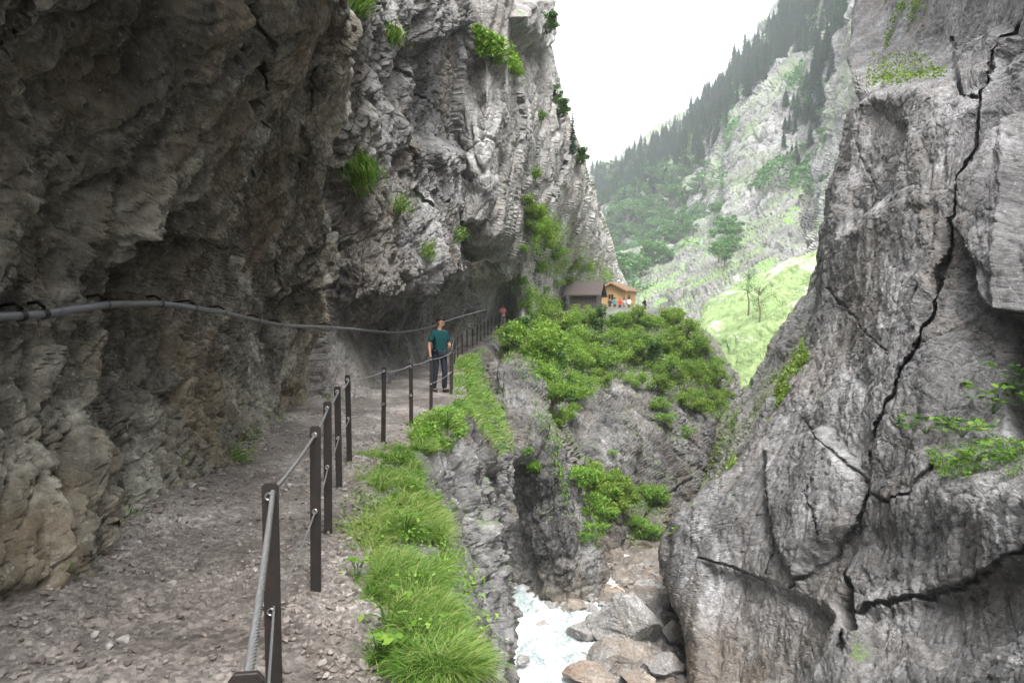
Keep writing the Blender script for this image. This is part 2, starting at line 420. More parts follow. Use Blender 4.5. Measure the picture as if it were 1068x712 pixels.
# ------------------------------------------------------------------ first buttress, hanging over the path
B = [
    [(230, -560, 19.0), (300, -560, 15), (345, -560, 13), (395, -560, 14.5), (440, -560, 18), (463, -560, 22), (468, -560, 25), (463, -560, 36)],
    [(240, -150, 18.0), (310, -150, 14), (355, -150, 12), (402, -150, 14), (450, -150, 17.5), (475, -150, 22), (484, -150, 24.5), (478, -150, 36)],
    [(255, 0, 17.5), (325, 0, 13.5), (362, 0, 11.8), (408, 0, 13.6), (455, 0, 17), (483, 0, 21.5), (492, 0, 23.8), (485, 0, 35)],
    [(255, 90, 18.3), (325, 90, 14.3), (360, 90, 12.6), (408, 90, 14.4), (455, 90, 17.6), (481, 90, 21.5), (492, 90, 23.8), (486, 90, 35)],
    [(252, 180, 18.8), (322, 180, 14.8), (350, 180, 13.6), (404, 180, 14.8), (450, 180, 17.8), (480, 180, 21.5), (491, 180, 23.8), (485, 180, 34)],
    [(255, 250, 19.2), (325, 250, 15.2), (352, 250, 14.0), (400, 250, 14.8), (448, 250, 17.6), (477, 250, 21.3), (487, 250, 23.6), (482, 252, 34)],
    [(260, 298, 19.5), (330, 298, 15.5), (360, 300, 14.2), (400, 306, 14.2), (440, 298, 16.9), (474, 282, 20.6), (491, 266, 23.6), (490, 276, 34)],
    [(265, 335, 19.2), (335, 335, 15.2), (364, 336, 15.0), (396, 336, 17.0), (426, 330, 20.8), (456, 316, 26.0), (484, 298, 31), (494, 300, 37)],
    [(266, 350, 18.8), (336, 350, 14.8), (366, 352, 15.2), (400, 352, 18.4), (430, 346, 23.2), (458, 338, 28.5), (490, 325, 35), (500, 322, 40)],
    [(266, 395, 18.0), (336, 395, 14.0), (368, 398, 14.2), (402, 385, 17.3), (431, 370, 22.4), (457, 356, 29), (492, 338, 36), (503, 334, 41)],
    [(266, 435, 17.4), (336, 435, 13.4), (370, 430, 13.6), (404, 408, 17.2), (432, 388, 22.6), (456, 369, 29.2), (494, 350, 36.5), (506, 344, 42)],
    [(266, 475, 17.4), (336, 475, 13.4), (370, 465, 13.6), (404, 436, 17.2), (432, 410, 22.6), (456, 386, 29.2), (494, 364, 36.5), (506, 356, 42)],
]
ctrl = [[P(*c) for c in r] for r in B]
patch('buttress_cliff', ctrl, [30, 50, 66, 66, 56, 44, 44, 26, 40, 34, 16], [10, 44, 76, 70, 56, 34, 24], M_BUTT, 2.2, 0.62, axis=(0.2, 0.5, 0.85), k=1.9, seed=21, fine=1.9, micro=0.035, flute=0.16,
      cracks=[([(500, 35), (503, 80), (494, 120), (490, 165), (496, 205)], 4, 0.5), ([(408, 0), (432, 60), (452, 95), (478, 120)], 5, 0.4), ([(420, 120), (428, 150), (430, 190), (444, 215)], 6, 0.5),
              ([(395, 330), (420, 300), (450, 280)], 4, 0.3)],
      blocks=[([(428, 62), (486, 30), (490, 150), (440, 150), (420, 110)], -0.5, 10), ([(486, 30), (512, 20), (512, 260), (486, 275)], -0.35, 4)],
      fade=lambda v: np.interp(v[:, 2], [-2.0, -0.6, 0.8], [0.35, 0.45, 1.0]))

# ------------------------------------------------------------------ second buttress running back to the huts
Cc = [
    [(440, -480, 33), (478, -480, 32), (508, -480, 29), (522, -480, 38), (534, -480, 50), (540, -480, 62), (530, -480, 85)],
    [(450, -160, 31.5), (484, -160, 30.5), (513, -160, 27.5), (530, -160, 35), (545, -160, 46), (555, -160, 56), (551, -160, 80)],
    [(455, 0, 28.2), (486, 0, 27.0), (515, 0, 26.8), (534, 0, 33.5), (552, 0, 44), (564, 0, 53), (564, 0, 75)],
    [(455, 60, 28.2), (486, 60, 27.0), (515, 60, 26.4), (536, 60, 33.5), (557, 60, 44), (573, 60, 53.5), (574, 60, 75)],
    [(457, 110, 28.2), (486, 110, 27.0), (515, 110, 26.4), (540, 110, 34.5), (566, 110, 46), (586, 110, 55.5), (587, 110, 76)],
    [(460, 155, 28.2), (486, 155, 27.0), (515, 155, 26.8), (544, 155, 36), (577, 155, 48), (601, 155, 58), (603, 155, 78)],
    [(462, 200, 28.2), (486, 200, 27.0), (515, 200, 27.4), (548, 200, 38.5), (586, 200, 53), (615, 200, 68), (618, 200, 90)],
    [(466, 240, 28.2), (488, 240, 27.0), (514, 240, 29), (551, 240, 42), (587, 240, 59), (629, 240, 80), (633, 240, 100)],
    [(478, 278, 36), (497, 275, 36), (518, 272, 37), (554, 280, 47), (586, 285, 66), (643, 285, 94), (648, 285, 110)],
    [(488, 308, 40), (506, 304, 43), (526, 302, 47), (556, 312, 49.5), (588, 312, 70), (652, 312, 98), (658, 312, 115)],
    [(494, 345, 41), (510, 340, 46), (528, 332, 50), (553, 340, 47.8), (590, 324, 72), (655, 322, 99), (662, 324, 115)],
    [(496, 370, 41), (512, 362, 46), (528, 352, 50), (553, 358, 47.8), (592, 340, 72), (655, 340, 99), (662, 340, 115)],
]
ctrl = [[P(*c) for c in r] for r in Cc]
patch('hut_cliff', ctrl, [26, 40, 50, 42, 38, 38, 38, 34, 24, 20, 12], [16, 34, 34, 44, 40, 20], M_CLIFF, 3.6, 0.95, axis=(0.25, 0.5, 0.85), k=2.0, seed=41, fine=0.55, flute=0.12,
      cracks=[([(536, 0), (528, 40), (540, 75), (545, 130), (552, 200), (548, 290)], 4, 1.0), ([(590, 110), (575, 160), (580, 210)], 4, 0.8), ([(530, 292), (531, 310), (530, 330)], 5, 1.6)],
      blocks=[([(556, 55), (528, 20), (545, 0), (572, 0), (572, 45)], 0.8, 4)],
      fade=lambda v: np.interp(v[:, 2], [-1.0, 1.4, 3.5], [0.15, 0.35, 1.0]) * 1.1)

# ------------------------------------------------------------------ the ledge under the path and the near gorge wall below it
def zpath(y): return -1.6 + np.interp(y, [0, 16, 30, 35, 40, 47, 60, 70], [0, 0, 0.25, 0.5, 0.85, 1.35, 2.6, 3.1])
def xrail(y): return np.interp(y, [-6, 0.2, 1.16, 2.64, 4.0, 5.2, 6.6, 7.9, 9.3, 10.8, 12.6, 15.6, 20, 25, 29, 32, 35, 39, 43, 47, 52], [-0.1, -0.22, -0.46, -0.93, -1.16, -1.41, -1.68, -1.89, -1.76, -1.6, -1.5, -1.38, -1.75, -2.1, -2.28, -2.1, -1.85, -1.6, -1.2, -0.6, 0.3])
ST = [-14, -6, -1, 1, 2.2, 3.2, 4.2, 5.4, 7, 8.5, 10, 11.5, 13, 15, 17, 19.5, 22.5, 26, 29, 32, 35, 39, 44, 50]
LIPX = [0.9, 0.9, 0.8, 0.6, 0.12, -0.12, -0.26, -0.45, -0.78, -1.0, -1.12, -1.05, -0.95, -0.9, -0.9, -1.1, -1.4, -1.6, -1.6, -1.3, -1.0, -0.6, -0.1, 1.0]
LIPZ = [0, 0, 0, 0, -.03, -.05, -.08, -.1, -.1, -.05, 0.05, 0.08, -.1, -.3, -.3, -.25, -.2, -.15, -.15, -.15, -.15, -.15, -.2, -.2]
F1 = [(.2, -.9), (.2, -.9), (.2, -.9), (.15, -.9), (.1, -.8), (.1, -.7), (.15, -.7), (.22, -.8), (.36, -.8), (.45, -.8), (.5, -.8), (.55, -.9), (.6, -1.0), (.62, -1.0), (.62, -1.0), (.6, -1.1), (.5, -1.2), (.4, -1.3), (.4, -1.3), (.5, -1.3), (.6, -1.3), (.7, -1.4), (.8, -1.5), (1, -1.6)]
F2 = [.3, .3, .3, .25, .2, .1, .15, .22, .5, .74, .88, .86, .8, 0.75, .8, .9, .8, .6, .6, .8, .9, 1, 1.2, 1.5]
F3 = [.3, .3, .3, .2, .1, .05, .1, .2, .46, .7, .84, .84, .8, 0.78, .8, .8, .7, .5, .5, .7, .9, 1.1, 1.3, 1.6]
ctrl = []
for y, lx, lz, (fx, fz), f2, f3 in zip(ST, LIPX, LIPZ, F1, F2, F3):
    zp = float(zpath(y)); xr = float(xrail(y)); w = float(xw(y))
    xr = min(xr, lx - 0.12)
    ctrl.append([(w - 0.8, y, zp - 0.12), ((w + xr) / 2, y, zp - 0.12), (xr - 0.1, y, zp - 0.07), (xr * 0.45 + lx * 0.55, y, zp + lz * 0.4 + 0.0), (lx, y, zp + lz - 0.05), (lx + fx, y, zp + fz), (lx + f2, y, zp - 2.6), (lx + f3, y, zp - 5.5), (lx + f3 + .1, y, zp - 9), (lx + f3 + .3, y, zp - 12)])
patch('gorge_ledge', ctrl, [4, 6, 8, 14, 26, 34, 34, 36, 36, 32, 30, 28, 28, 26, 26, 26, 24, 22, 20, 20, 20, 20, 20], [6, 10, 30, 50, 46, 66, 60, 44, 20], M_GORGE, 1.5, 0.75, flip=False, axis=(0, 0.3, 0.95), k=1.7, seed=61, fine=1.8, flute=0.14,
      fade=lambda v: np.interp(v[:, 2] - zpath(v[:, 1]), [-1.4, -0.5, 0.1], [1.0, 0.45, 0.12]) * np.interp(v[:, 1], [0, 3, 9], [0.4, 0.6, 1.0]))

# ------------------------------------------------------------------ further spurs of the left gorge wall
D2 = [
    [(508, 362, 42), (522, 356, 42), (540, 352, 42.5), (555, 352, 43.5), (572, 362, 46), (580, 368, 54)],
    [(506, 378, 37), (528, 368, 36), (545, 366, 37), (560, 372, 38), (570, 386, 40), (578, 392, 50)],
    [(502, 415, 31), (530, 405, 29.8), (550, 402, 30), (565, 408, 31), (577, 418, 33), (584, 420, 44)],
    [(508, 455, 27.6), (532, 452, 26.6), (553, 450, 27), (575, 452, 28), (591, 458, 30), (596, 460, 40)],
    [(512, 490, 26.6), (534, 488, 25.8), (556, 486, 25.6), (582, 488, 26.4), (603, 495, 28.6), (608, 498, 37)],
    [(520, 520, 27.4), (538, 520, 27.2), (558, 520, 26.6), (586, 520, 26.6), (612, 525, 28.4), (616, 528, 36)],
    [(524, 560, 28.0), (542, 560, 27.6), (564, 560, 26.4), (596, 560, 26.2), (623, 562, 28.2), (627, 562, 35)],
    [(530, 612, 28.4), (550, 614, 28), (574, 616, 26.6), (604, 616, 26.4), (632, 614, 28), (636, 614, 34)],
    [(530, 680, 28.4), (550, 680, 28), (574, 680, 26.6), (604, 680, 26.4), (632, 680, 28), (636, 680, 34)],
]
ctrl = [[P(*c) for c in r] for r in D2]
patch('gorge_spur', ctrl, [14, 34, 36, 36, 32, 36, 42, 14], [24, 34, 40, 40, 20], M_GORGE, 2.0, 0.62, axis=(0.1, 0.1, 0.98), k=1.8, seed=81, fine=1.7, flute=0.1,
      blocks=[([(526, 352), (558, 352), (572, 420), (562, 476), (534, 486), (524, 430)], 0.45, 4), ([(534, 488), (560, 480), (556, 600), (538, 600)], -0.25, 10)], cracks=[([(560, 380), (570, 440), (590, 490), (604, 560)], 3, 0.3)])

D3 = [
    [(520, 322, 66), (560, 322, 74), (610, 320, 88), (660, 319, 92), (705, 326, 88), (742, 350, 84), (770, 388, 84), (790, 402, 95)],
    [(535, 342, 49), (562, 334, 55), (610, 325, 62), (655, 325, 63.5), (700, 336, 63), (738, 362, 61), (760, 405, 60), (775, 420, 72)],
    [(548, 362, 46), (575, 362, 50), (615, 358, 55), (655, 360, 57), (697, 372, 57), (730, 398, 56.5), (752, 428, 56.5), (762, 440, 68)],
    [(555, 395, 39), (582, 396, 41.5), (618, 398, 45), (652, 402, 47), (690, 412, 48), (722, 430, 49.5), (746, 448, 51), (754, 455, 62)],
    [(565, 440, 35.5), (596, 440, 37.5), (630, 442, 39.5), (662, 446, 41.5), (692, 452, 43), (720, 464, 45), (742, 476, 47), (750, 480, 58)],
    [(580, 500, 33), (606, 500, 34), (636, 503, 35.5), (664, 507, 36.5), (692, 512, 38), (718, 522, 40), (738, 532, 42), (746, 536, 52)],
    [(594, 560, 31.5), (618, 560, 31.5), (644, 562, 32), (668, 566, 33), (692, 570, 33.5), (716, 578, 35), (736, 586, 37), (744, 590, 48)],
    [(606, 610, 31), (626, 610, 30.5), (648, 610, 30), (670, 612, 31), (692, 614, 31), (714, 618, 32), (734, 622, 34), (742, 624, 46)],
    [(606, 660, 30.5), (626, 660, 30), (648, 660, 29.5), (670, 660, 30.5), (692, 660, 30.5), (714, 660, 31.5), (734, 660, 33), (742, 660, 46)],
]
ctrl = [[P(*c) for c in r] for r in D3]
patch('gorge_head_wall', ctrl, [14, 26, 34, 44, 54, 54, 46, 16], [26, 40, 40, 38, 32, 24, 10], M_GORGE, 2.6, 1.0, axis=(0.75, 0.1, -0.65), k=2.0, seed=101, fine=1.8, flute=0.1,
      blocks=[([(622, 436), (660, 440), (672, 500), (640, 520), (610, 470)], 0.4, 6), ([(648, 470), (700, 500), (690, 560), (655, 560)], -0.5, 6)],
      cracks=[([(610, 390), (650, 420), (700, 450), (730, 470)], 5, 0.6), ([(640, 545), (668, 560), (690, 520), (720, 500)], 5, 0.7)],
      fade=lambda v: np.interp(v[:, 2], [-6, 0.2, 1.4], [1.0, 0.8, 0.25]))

# ------------------------------------------------------------------ right gorge cliff
E = [
    # hidden, silhouette, ... , right of the frame
    [(1010, -600, 80), (975, -600, 60), (1000, -600, 50), (1030, -600, 40), (1065, -600, 30), (1110, -600, 24), (1200, -600, 18), (1500, -600, 12.5)],
    [(960, -200, 75), (925, -200, 55), (955, -200, 47), (1000, -200, 34), (1050, -200, 24), (1100, -200, 19), (1200, -200, 14.5), (1500, -200, 10)],
    [(920, 0, 70), (890, 0, 50), (925, 0, 45), (985, 0, 31), (1035, 0, 22), (1080, 0, 17.5), (1190, 0, 13), (1500, 0, 9.2)],
    [(905, 60, 66), (884, 62, 44), (920, 62, 38), (985, 55, 28), (1026, 55, 21), (1072, 55, 17.2), (1190, 55, 12.8), (1500, 55, 9)],
    [(915, 95, 40), (898, 97, 27), (920, 88, 24), (972, 82, 21), (1016, 90, 19), (1066, 95, 16.8), (1190, 95, 12.4), (1500, 95, 8.8)],
    [(905, 120, 38), (888, 122, 25.6), (915, 120, 22.6), (965, 118, 19.6), (1010, 120, 18.0), (1062, 125, 16.4), (1190, 125, 12.2), (1500, 125, 8.7)],
    [(885, 190, 38), (867, 190, 25.4), (898, 190, 22), (945, 190, 19.2), (1000, 190, 17.2), (1058, 190, 15.6), (1190, 190, 11.8), (1500, 190, 8.5)],
    [(874, 260, 38), (856, 260, 25.2), (886, 260, 21.8), (935, 260, 18.8), (990, 260, 16.6), (1054, 260, 14.8), (1190, 260, 11.3), (1500, 260, 8.3)],
    [(866, 320, 36), (848, 320, 24.8), (880, 320, 21.4), (925, 320, 18.2), (980, 320, 16), (1052, 330, 14.4), (1190, 330, 11), (1500, 330, 8)],
    [(846, 380, 35), (826, 380, 24), (868, 380, 20.6), (915, 380, 17.5), (970, 380, 15.3), (1050, 400, 14.2), (1190, 400, 10.6), (1500, 400, 7.7)],
    [(820, 430, 34), (797, 430, 23.4), (850, 430, 20), (905, 430, 17), (962, 435, 14.8), (1045, 450, 13.6), (1190, 450, 10), (1500, 450, 7.4)],
    [(786, 480, 34), (764, 480, 23), (830, 480, 19.6), (895, 480, 16.6), (955, 480, 14), (1040, 484, 12.2), (1180, 486, 9.2), (1500, 486, 7)],
    [(742, 535, 33), (716, 535, 23), (800, 535, 19.3), (880, 535, 16.2), (948, 530, 13.6), (1036, 515, 11.2), (1170, 515, 8.6), (1500, 515, 6.6)],
    [(715, 575, 33), (692, 575, 23.4), (780, 575, 19.2), (868, 575, 16.2), (940, 570, 13.8), (1030, 555, 11.0), (1160, 555, 8.3), (1500, 560, 6.2)],
    [(722, 615, 32), (698, 612, 22.4), (774, 615, 18.8), (858, 618, 15.7), (925, 618, 13.7), (1024, 600, 10.9), (1150, 605, 8.4), (1500, 620, 6)],
    [(732, 660, 30), (714, 660, 20.6), (776, 660, 18.0), (850, 660, 15.2), (910, 660, 13.2), (1010, 650, 10.8), (1140, 660, 8.0), (1500, 680, 5.6)],
    [(736, 715, 28), (716, 715, 19.6), (774, 715, 17.2), (840, 715, 14.6), (900, 715, 12.2), (990, 715, 10.2), (1130, 720, 7.6), (1500, 740, 5.2)],
    [(738, 820, 26), (716, 820, 18.0), (766, 830, 15.4), (820, 850, 13.0), (870, 880, 11.0), (950, 920, 9.3), (1100, 1000, 7.2), (1500, 1150, 5.0)],
]
ctrl = []
for k, r in enumerate(E):
    row = [P(*c) for c in r]
    x, y, z = row[-1]
    zz = [34, 22, 15, 12, 10, 8, 6, 4.5, 3, 2, 0, -1.2, -2, -3, -4.2, -5.5, -7.5, -12][k]
    row += [(7.4 + max(0, zz) * 0.25, 1.0, zz), (7.8 + max(0, zz) * 0.25, -6, zz), (8.0 + max(0, zz) * 0.25, -16, zz)]
    ctrl.append(row)
crk = [
    ([(1068, 6), (1059, 22), (1045, 56), (1036, 81), (1024, 101), (1021, 126), (1017, 157), (1000, 185), (995, 215), (996, 255), (986, 286), (977, 330), (965, 343), (957, 365), (943, 393), (938, 416), (929, 432), (915, 455), (905, 472)], 4.6, 1.6),
    ([(994, 40), (996, 84), (1006, 100), (1024, 106)], 6, 1.3),
    ([(976, 259), (962, 300), (958, 338)], 3, 0.35),
    ([(905, 470), (902, 505), (891, 543), (885, 590), (884, 650), (882, 680)], 6, 1.2),
    ([(1068, 566), (1043, 578), (1024, 593), (985, 608), (932, 627), (909, 633), (890, 645)], 5, 0.6),
    ([(890, 545), (867, 577), (840, 600), (820, 609)], 4, 0.5),
    ([(871, 470), (894, 493), (902, 508), (924, 524), (947, 512), (970, 482)], 4, 0.5),
    ([(728, 581), (760, 590), (794, 604), (806, 568), (808, 520)], 3.5, 0.4),
    ([(1000, 185), (1010, 250), (1030, 276), (1050, 318), (1068, 328)], 3, 0.5),
    ([(860, 300), (880, 320), (905, 350), (930, 372)], 3, 0.35), ([(840, 440), (870, 470), (850, 520), (862, 560)], 3, 0.35),
    ([(900, 110), (888, 150), (905, 200), (890, 240)], 3, 0.3),
]
blk = [
    ([(1068, 240), (1068, 335), (1050, 318), (1030, 276), (1010, 248), (1012, 200), (1068, 120)], 0.55, 4),        # overhanging nose at the frame's right
    ([(998, 90), (1036, 84), (1058, 40), (1040, 30), (996, 60)], 0.35, 5),
    ([(871, 628), (888, 606), (892, 655), (878, 656)], -1.3, 5),                                                   # the black slot
    ([(900, 640), (935, 628), (1024, 596), (1068, 572), (1068, 640), (960, 712), (890, 712)], -0.3, 7),           # undercut below the lower ledge
    ([(800, 470), (862, 450), (895, 500), (885, 550), (830, 605), (808, 560)], 0.35, 7),
    ([(735, 590), (800, 608), (870, 640), (850, 712), (730, 712)], -0.3, 8),
    ([(958, 340), (985, 290), (995, 225), (975, 255)], 0.3, 3),
    ([(1046, 330), (1075, 330), (1075, 470), (1052, 460)], -0.9, 6),
    ([(905, 100), (940, 130), (925, 200), (880, 240), (870, 180)], -0.25, 8),
]
patch('right_cliff', ctrl, [24, 30, 28, 26, 24, 44, 44, 40, 40, 36, 36, 38, 32, 32, 34, 36, 20], [16, 42, 54, 58, 62, 70, 30, 12, 10, 6], M_RIGHT, 3.6, 0.38, axis=(0.42, 0.2, 0.88), k=1.5, seed=121, fine=1.6, flute=0.04, micro=0.045, cracks=crk, blocks=blk)

# ------------------------------------------------------------------ mossy rock slope beyond the right cliff
F = [
    [(888, 170, 62), (880, 170, 48), (900, 170, 46), (940, 170, 42)],
    [(878, 225, 60), (868, 225, 45), (890, 225, 42), (930, 225, 40)],
    [(868, 270, 56), (857, 270, 42), (880, 270, 38), (920, 270, 36)],
    [(838, 330, 54), (827, 330, 41), (856, 330, 36.5), (900, 330, 33)],
    [(806, 380, 52), (795, 380, 40.5), (830, 380, 35), (880, 380, 31)],
    [(770, 430, 50), (758, 430, 39.5), (796, 430, 34), (850, 430, 29)],
    [(750, 480, 48), (738, 480, 38.5), (772, 480, 32.5), (825, 480, 28)],
    [(734, 530, 46), (722, 530, 36.5), (750, 530, 31), (800, 530, 27)],
    [(718, 580, 44), (705, 580, 34), (735, 580, 29.5), (790, 580, 26)],
    [(712, 660, 44), (700, 660, 33), (735, 660, 28.5), (790, 660, 25)],
]
ctrl = [[P(*c) for c in r] for r in F]
patch('mossy_cliff', ctrl, [20, 24, 36, 36, 36, 36, 34, 30, 16], [14, 40, 30], M_MID, 2.4, 0.7, axis=(0.6, 0.1, 0.75), k=2.2, seed=141, fine=1.6, flute=0.1)

# ------------------------------------------------------------------ meadow, scree and the mountain across the valley
MD = [
    [(722, 335, 190), (744, 304, 165), (795, 284, 150), (835, 266, 140), (880, 250, 130), (940, 240, 125)],
    [(724, 350, 150), (736, 326, 135), (788, 308, 125), (832, 292, 116), (880, 280, 108), (940, 272, 104)],
    [(728, 372, 122), (736, 352, 112), (788, 340, 104), (830, 330, 97), (880, 322, 90), (940, 316, 86)],
    [(725, 396, 100), (748, 388, 92), (780, 384, 85), (822, 378, 78), (870, 370, 73), (930, 364, 70)],
    [(700, 430, 82), (735, 430, 76), (766, 428, 70), (800, 425, 65), (850, 420, 60), (910, 415, 58)],
    [(690, 480, 72), (724, 480, 66), (756, 480, 61), (790, 480, 56), (840, 480, 52), (900, 480, 50)],
]
tmd = NT('meadow_grass')
pos = tmd.n('ShaderNodeNewGeometry').outputs['Position']
n1 = tmd.noise(pos, 0.16, 8, 0.65, 0.5); n2 = tmd.noise(pos, 1.4, 8, 0.7)
c = tmd.ramp(n1, [(0.3, (0.12, 0.18, 0.07)), (0.55, (0.19, 0.255, 0.11)), (0.75, (0.28, 0.325, 0.17))])
c = tmd.mixc(0.5, c, tmd.mixc(1.0, c, tmd.ramp(n2, [(0.35, 0.5), (0.6, 1.3)]), 'MULTIPLY'))
n3 = tmd.noise(tmd.mapping(pos, (0.12, 0.03, 0.1), loc=(3, 1, 0)), 1.0, 7, 0.7, 0.4)
c = tmd.mixc(tmd.ramp(n3, [(0.54, 0.0), (0.64, 0.85)]), c, (0.5, 0.49, 0.46))
M_MEADOW = tmd.done(tmd.bsdf(c, 0.9, tmd.bump(n2, 0.6, 0.3), spec=0.1))
ctrl = [[P(*c) for c in r] for r in MD]
patch('meadow', ctrl, [20, 26, 30, 30, 16], [26, 30, 34, 30, 12], M_MEADOW, 9, 1.6, seed=161, fine=0.5)

K = [
    [(640, 262, 330), (690, 255, 300), (725, 240, 280), (765, 226, 260), (800, 205, 240), (835, 190, 210)],
    [(640, 285, 260), (688, 280, 240), (722, 268, 228), (762, 250, 215), (798, 232, 200), (835, 225, 180)],
    [(645, 305, 215), (690, 300, 200), (728, 286, 190), (765, 276, 180), (798, 262, 172), (840, 262, 150)],
    [(650, 340, 170), (695, 330, 160), (735, 318, 152), (766, 308, 146), (800, 296, 140), (850, 300, 125)],
    [(660, 385, 135), (700, 380, 128), (738, 366, 122), (770, 350, 118), (805, 340, 112), (850, 350, 105)],
    [(660, 430, 115), (700, 430, 110), (738, 420, 106), (770, 410, 102), (805, 400, 98), (850, 400, 95)],
]
ctrl = [[P(*c) for c in r] for r in K]
patch('valley_slope', ctrl, [22, 24, 30, 34, 16], [30, 36, 36, 30, 20], M_SLOPE, 16, 4.5, axis=(0.5, 0.2, 0.8), k=1.6, seed=181, fine=1.2)

SKX = [560, 600, 640, 680, 720, 760, 800, 840, 880, 920, 980, 1060]
SKY = [215, 192, 178, 152, 122, 84, 42, -6, -50, -95, -150, -220]
DSK = [520, 490, 465, 440, 420, 395, 365, 335, 300, 260, 220, 190]
BX = [560, 600, 640, 680, 720, 760, 800, 840, 880, 920, 970, 1030]
BY = [330, 330, 330, 318, 296, 276, 268, 300, 320, 320, 320, 320]
DB = [360, 340, 310, 280, 250, 220, 190, 165, 145, 125, 110, 95]
ctrl = []
fr = [(-0.10, -0.4), (0.0, 0.0), (0.13, 0.22), (0.22, 0.46), (0.40, 0.58), (0.58, 0.70), (0.76, 0.82), (0.9, 0.92), (1.08, 1.06)]
for f, g in fr:
    row = []
    for j in range(12):
        px = SKX[j] + (BX[j] - SKX[j]) * f; py = SKY[j] + (BY[j] - SKY[j]) * f; d = DSK[j] + (DB[j] - DSK[j]) * g
        d += 14 * math.sin(j * 1.9 + f * 3) * (1 if 0.1 < f < 1 else 0)
        row.append(P(px, py, d))
    ctrl.append(row)
patch('mountain', ctrl, [10, 30, 26, 40, 40, 40, 34, 24], [24, 40, 42, 42, 42, 42, 42, 42, 42, 42, 20], M_PALE, 34, 10, axis=(0.25, 0.2, 0.9), k=1.9, seed=201, fine=1.3, flute=0.12)
# ------------------------------------------------------------------ path, loose stones, river
def surf(px, py, names, rad=3.0):
    """nearest facing rock vertex seen around a photo position"""
    best = None
    for nme in names:
        p = PATCH[nme]
        m = p['face'] & (np.abs(p['px'] - px) < rad) & (np.abs(p['py'] - py) < rad) & (p['v'][:, 1] > 0.5)
        ii = np.nonzero(m)[0]
        if len(ii):
            j = ii[np.argmin(p['v'][ii, 1])]
            if best is None or p['v'][j, 1] < best[0][1]: best = (p['v'][j], p['n'][j])
    return best

def path_height(x, y):
    p = np.stack([x, y, np.zeros_like(x)], 1).astype(f32)
    w = xw(y); r = xrail(y)
    h = zpath(y) + 0.11 * np.exp(-np.clip(x - w, 0, 9) / 0.35) - 0.10 * sstep(0.25, 0.6, x - r)
    h = h + 0.075 * fbm(p * 0.9, 4, 301) + 0.035 * fbm(p * 3.1, 4, 305)
    return h
ys = np.concatenate([np.linspace(-10, 1.4, 40), 1.45 * (11.5 / 1.45) ** np.linspace(0, 1, 430), 11.6 * (51 / 11.6) ** np.linspace(0, 1, 170)])
us = np.linspace(0, 1, 330)
yy, uu = np.meshgrid(ys, us, indexing='ij')
yy = yy.ravel(); uu = uu.ravel()
x0 = xw(yy) - 0.55; x1 = xrail(yy) + np.interp(yy, [0, 2.5, 4, 8, 14], [0.75, 0.55, 0.55, 0.5, 0.35])
xx = x0 + (x1 - x0) * uu
p = np.stack([xx, yy, np.zeros_like(xx)], 1).astype(f32)
h = path_height(xx, yy)
pw = p + 0.03 * np.stack([perlin(p * 6, 1), perlin(p * 6, 2), p[:, 0] * 0], 1)
def stones(scale, seed, amp, keep):
    d1, d2, off, hh = voro(pw / scale, seed)
    on = (_u(_mix(hh + np.uint32(3))) < keep)
    tl = (_u(_mix(hh + np.uint32(9))) - 0.5)
    e = np.clip((d2 - d1) / 0.22, 0, 1)
    return np.where(on, amp * (np.sqrt(e) * (0.6 + 0.5 * tl) + 0.35 * tl * off[:, 0] + 0.35 * tl * off[:, 1]), 0)
den = sstep(-0.15, 0.25, fbm(p * 0.8 + 3, 4, 330))
h = h + stones(0.13, 311, 0.022, 0.14) * den + stones(0.06, 313, 0.018, 0.5) * (0.35 + 0.65 * den) + stones(0.032, 315, 0.011, 0.8) * (0.3 + 0.7 * den)
h = h + 0.006 * fbm(p * 16, 4, 320, 0.6, True)
tp = NT('path_rubble')
pos = tp.n('ShaderNodeNewGeometry').outputs['Position']
n1 = tp.noise(pos, 0.8, 8, 0.65, 0.3); n2 = tp.noise(pos, 9, 8, 0.7)
vv = tp.n('ShaderNodeTexVoronoi'); vv.inputs['Scale'].default_value = 40; tp.l(pos, vv.inputs['Vector'])
sp_ = tp.n('ShaderNodeSeparateColor'); tp.l(vv.outputs['Color'], sp_.inputs[0])
c = tp.ramp(n1, [(0.33, (0.062, 0.053, 0.046)), (0.5, (0.14, 0.124, 0.111)), (0.68, (0.245, 0.225, 0.208))])
c = tp.mixc(0.75, c, tp.mixc(1.0, c, tp.ramp(sp_.outputs[0], [(0.0, 0.5), (0.5, 1.0), (1.0, 1.75)]), 'MULTIPLY'))
c = tp.mixc(0.6, c, tp.mixc(1.0, c, tp.ramp(n2, [(0.35, 0.5), (0.65, 1.5)]), 'MULTIPLY'))
rg = tp.ramp(tp.noise(tp.mapping(pos, loc=(4, 1, 2)), 1.1, 5, 0.6), [(0.4, 0.32), (0.6, 0.7)])
M_PATH = tp.done(tp.bsdf(c, rg, tp.bump(tp.noise(pos, 60, 6, 0.7), 0.5, 0.012), spec=0.5))
idx = np.arange(len(ys) * len(us)).reshape(len(ys), len(us))
F_ = np.stack([idx[:-1, :-1], idx[:-1, 1:], idx[1:, 1:], idx[1:, :-1]], 2).reshape(-1, 4)[:, ::-1]
tag(link('path', np_mesh('path', np.stack([xx, yy, h], 1), F_), M_PATH), kind='structure')

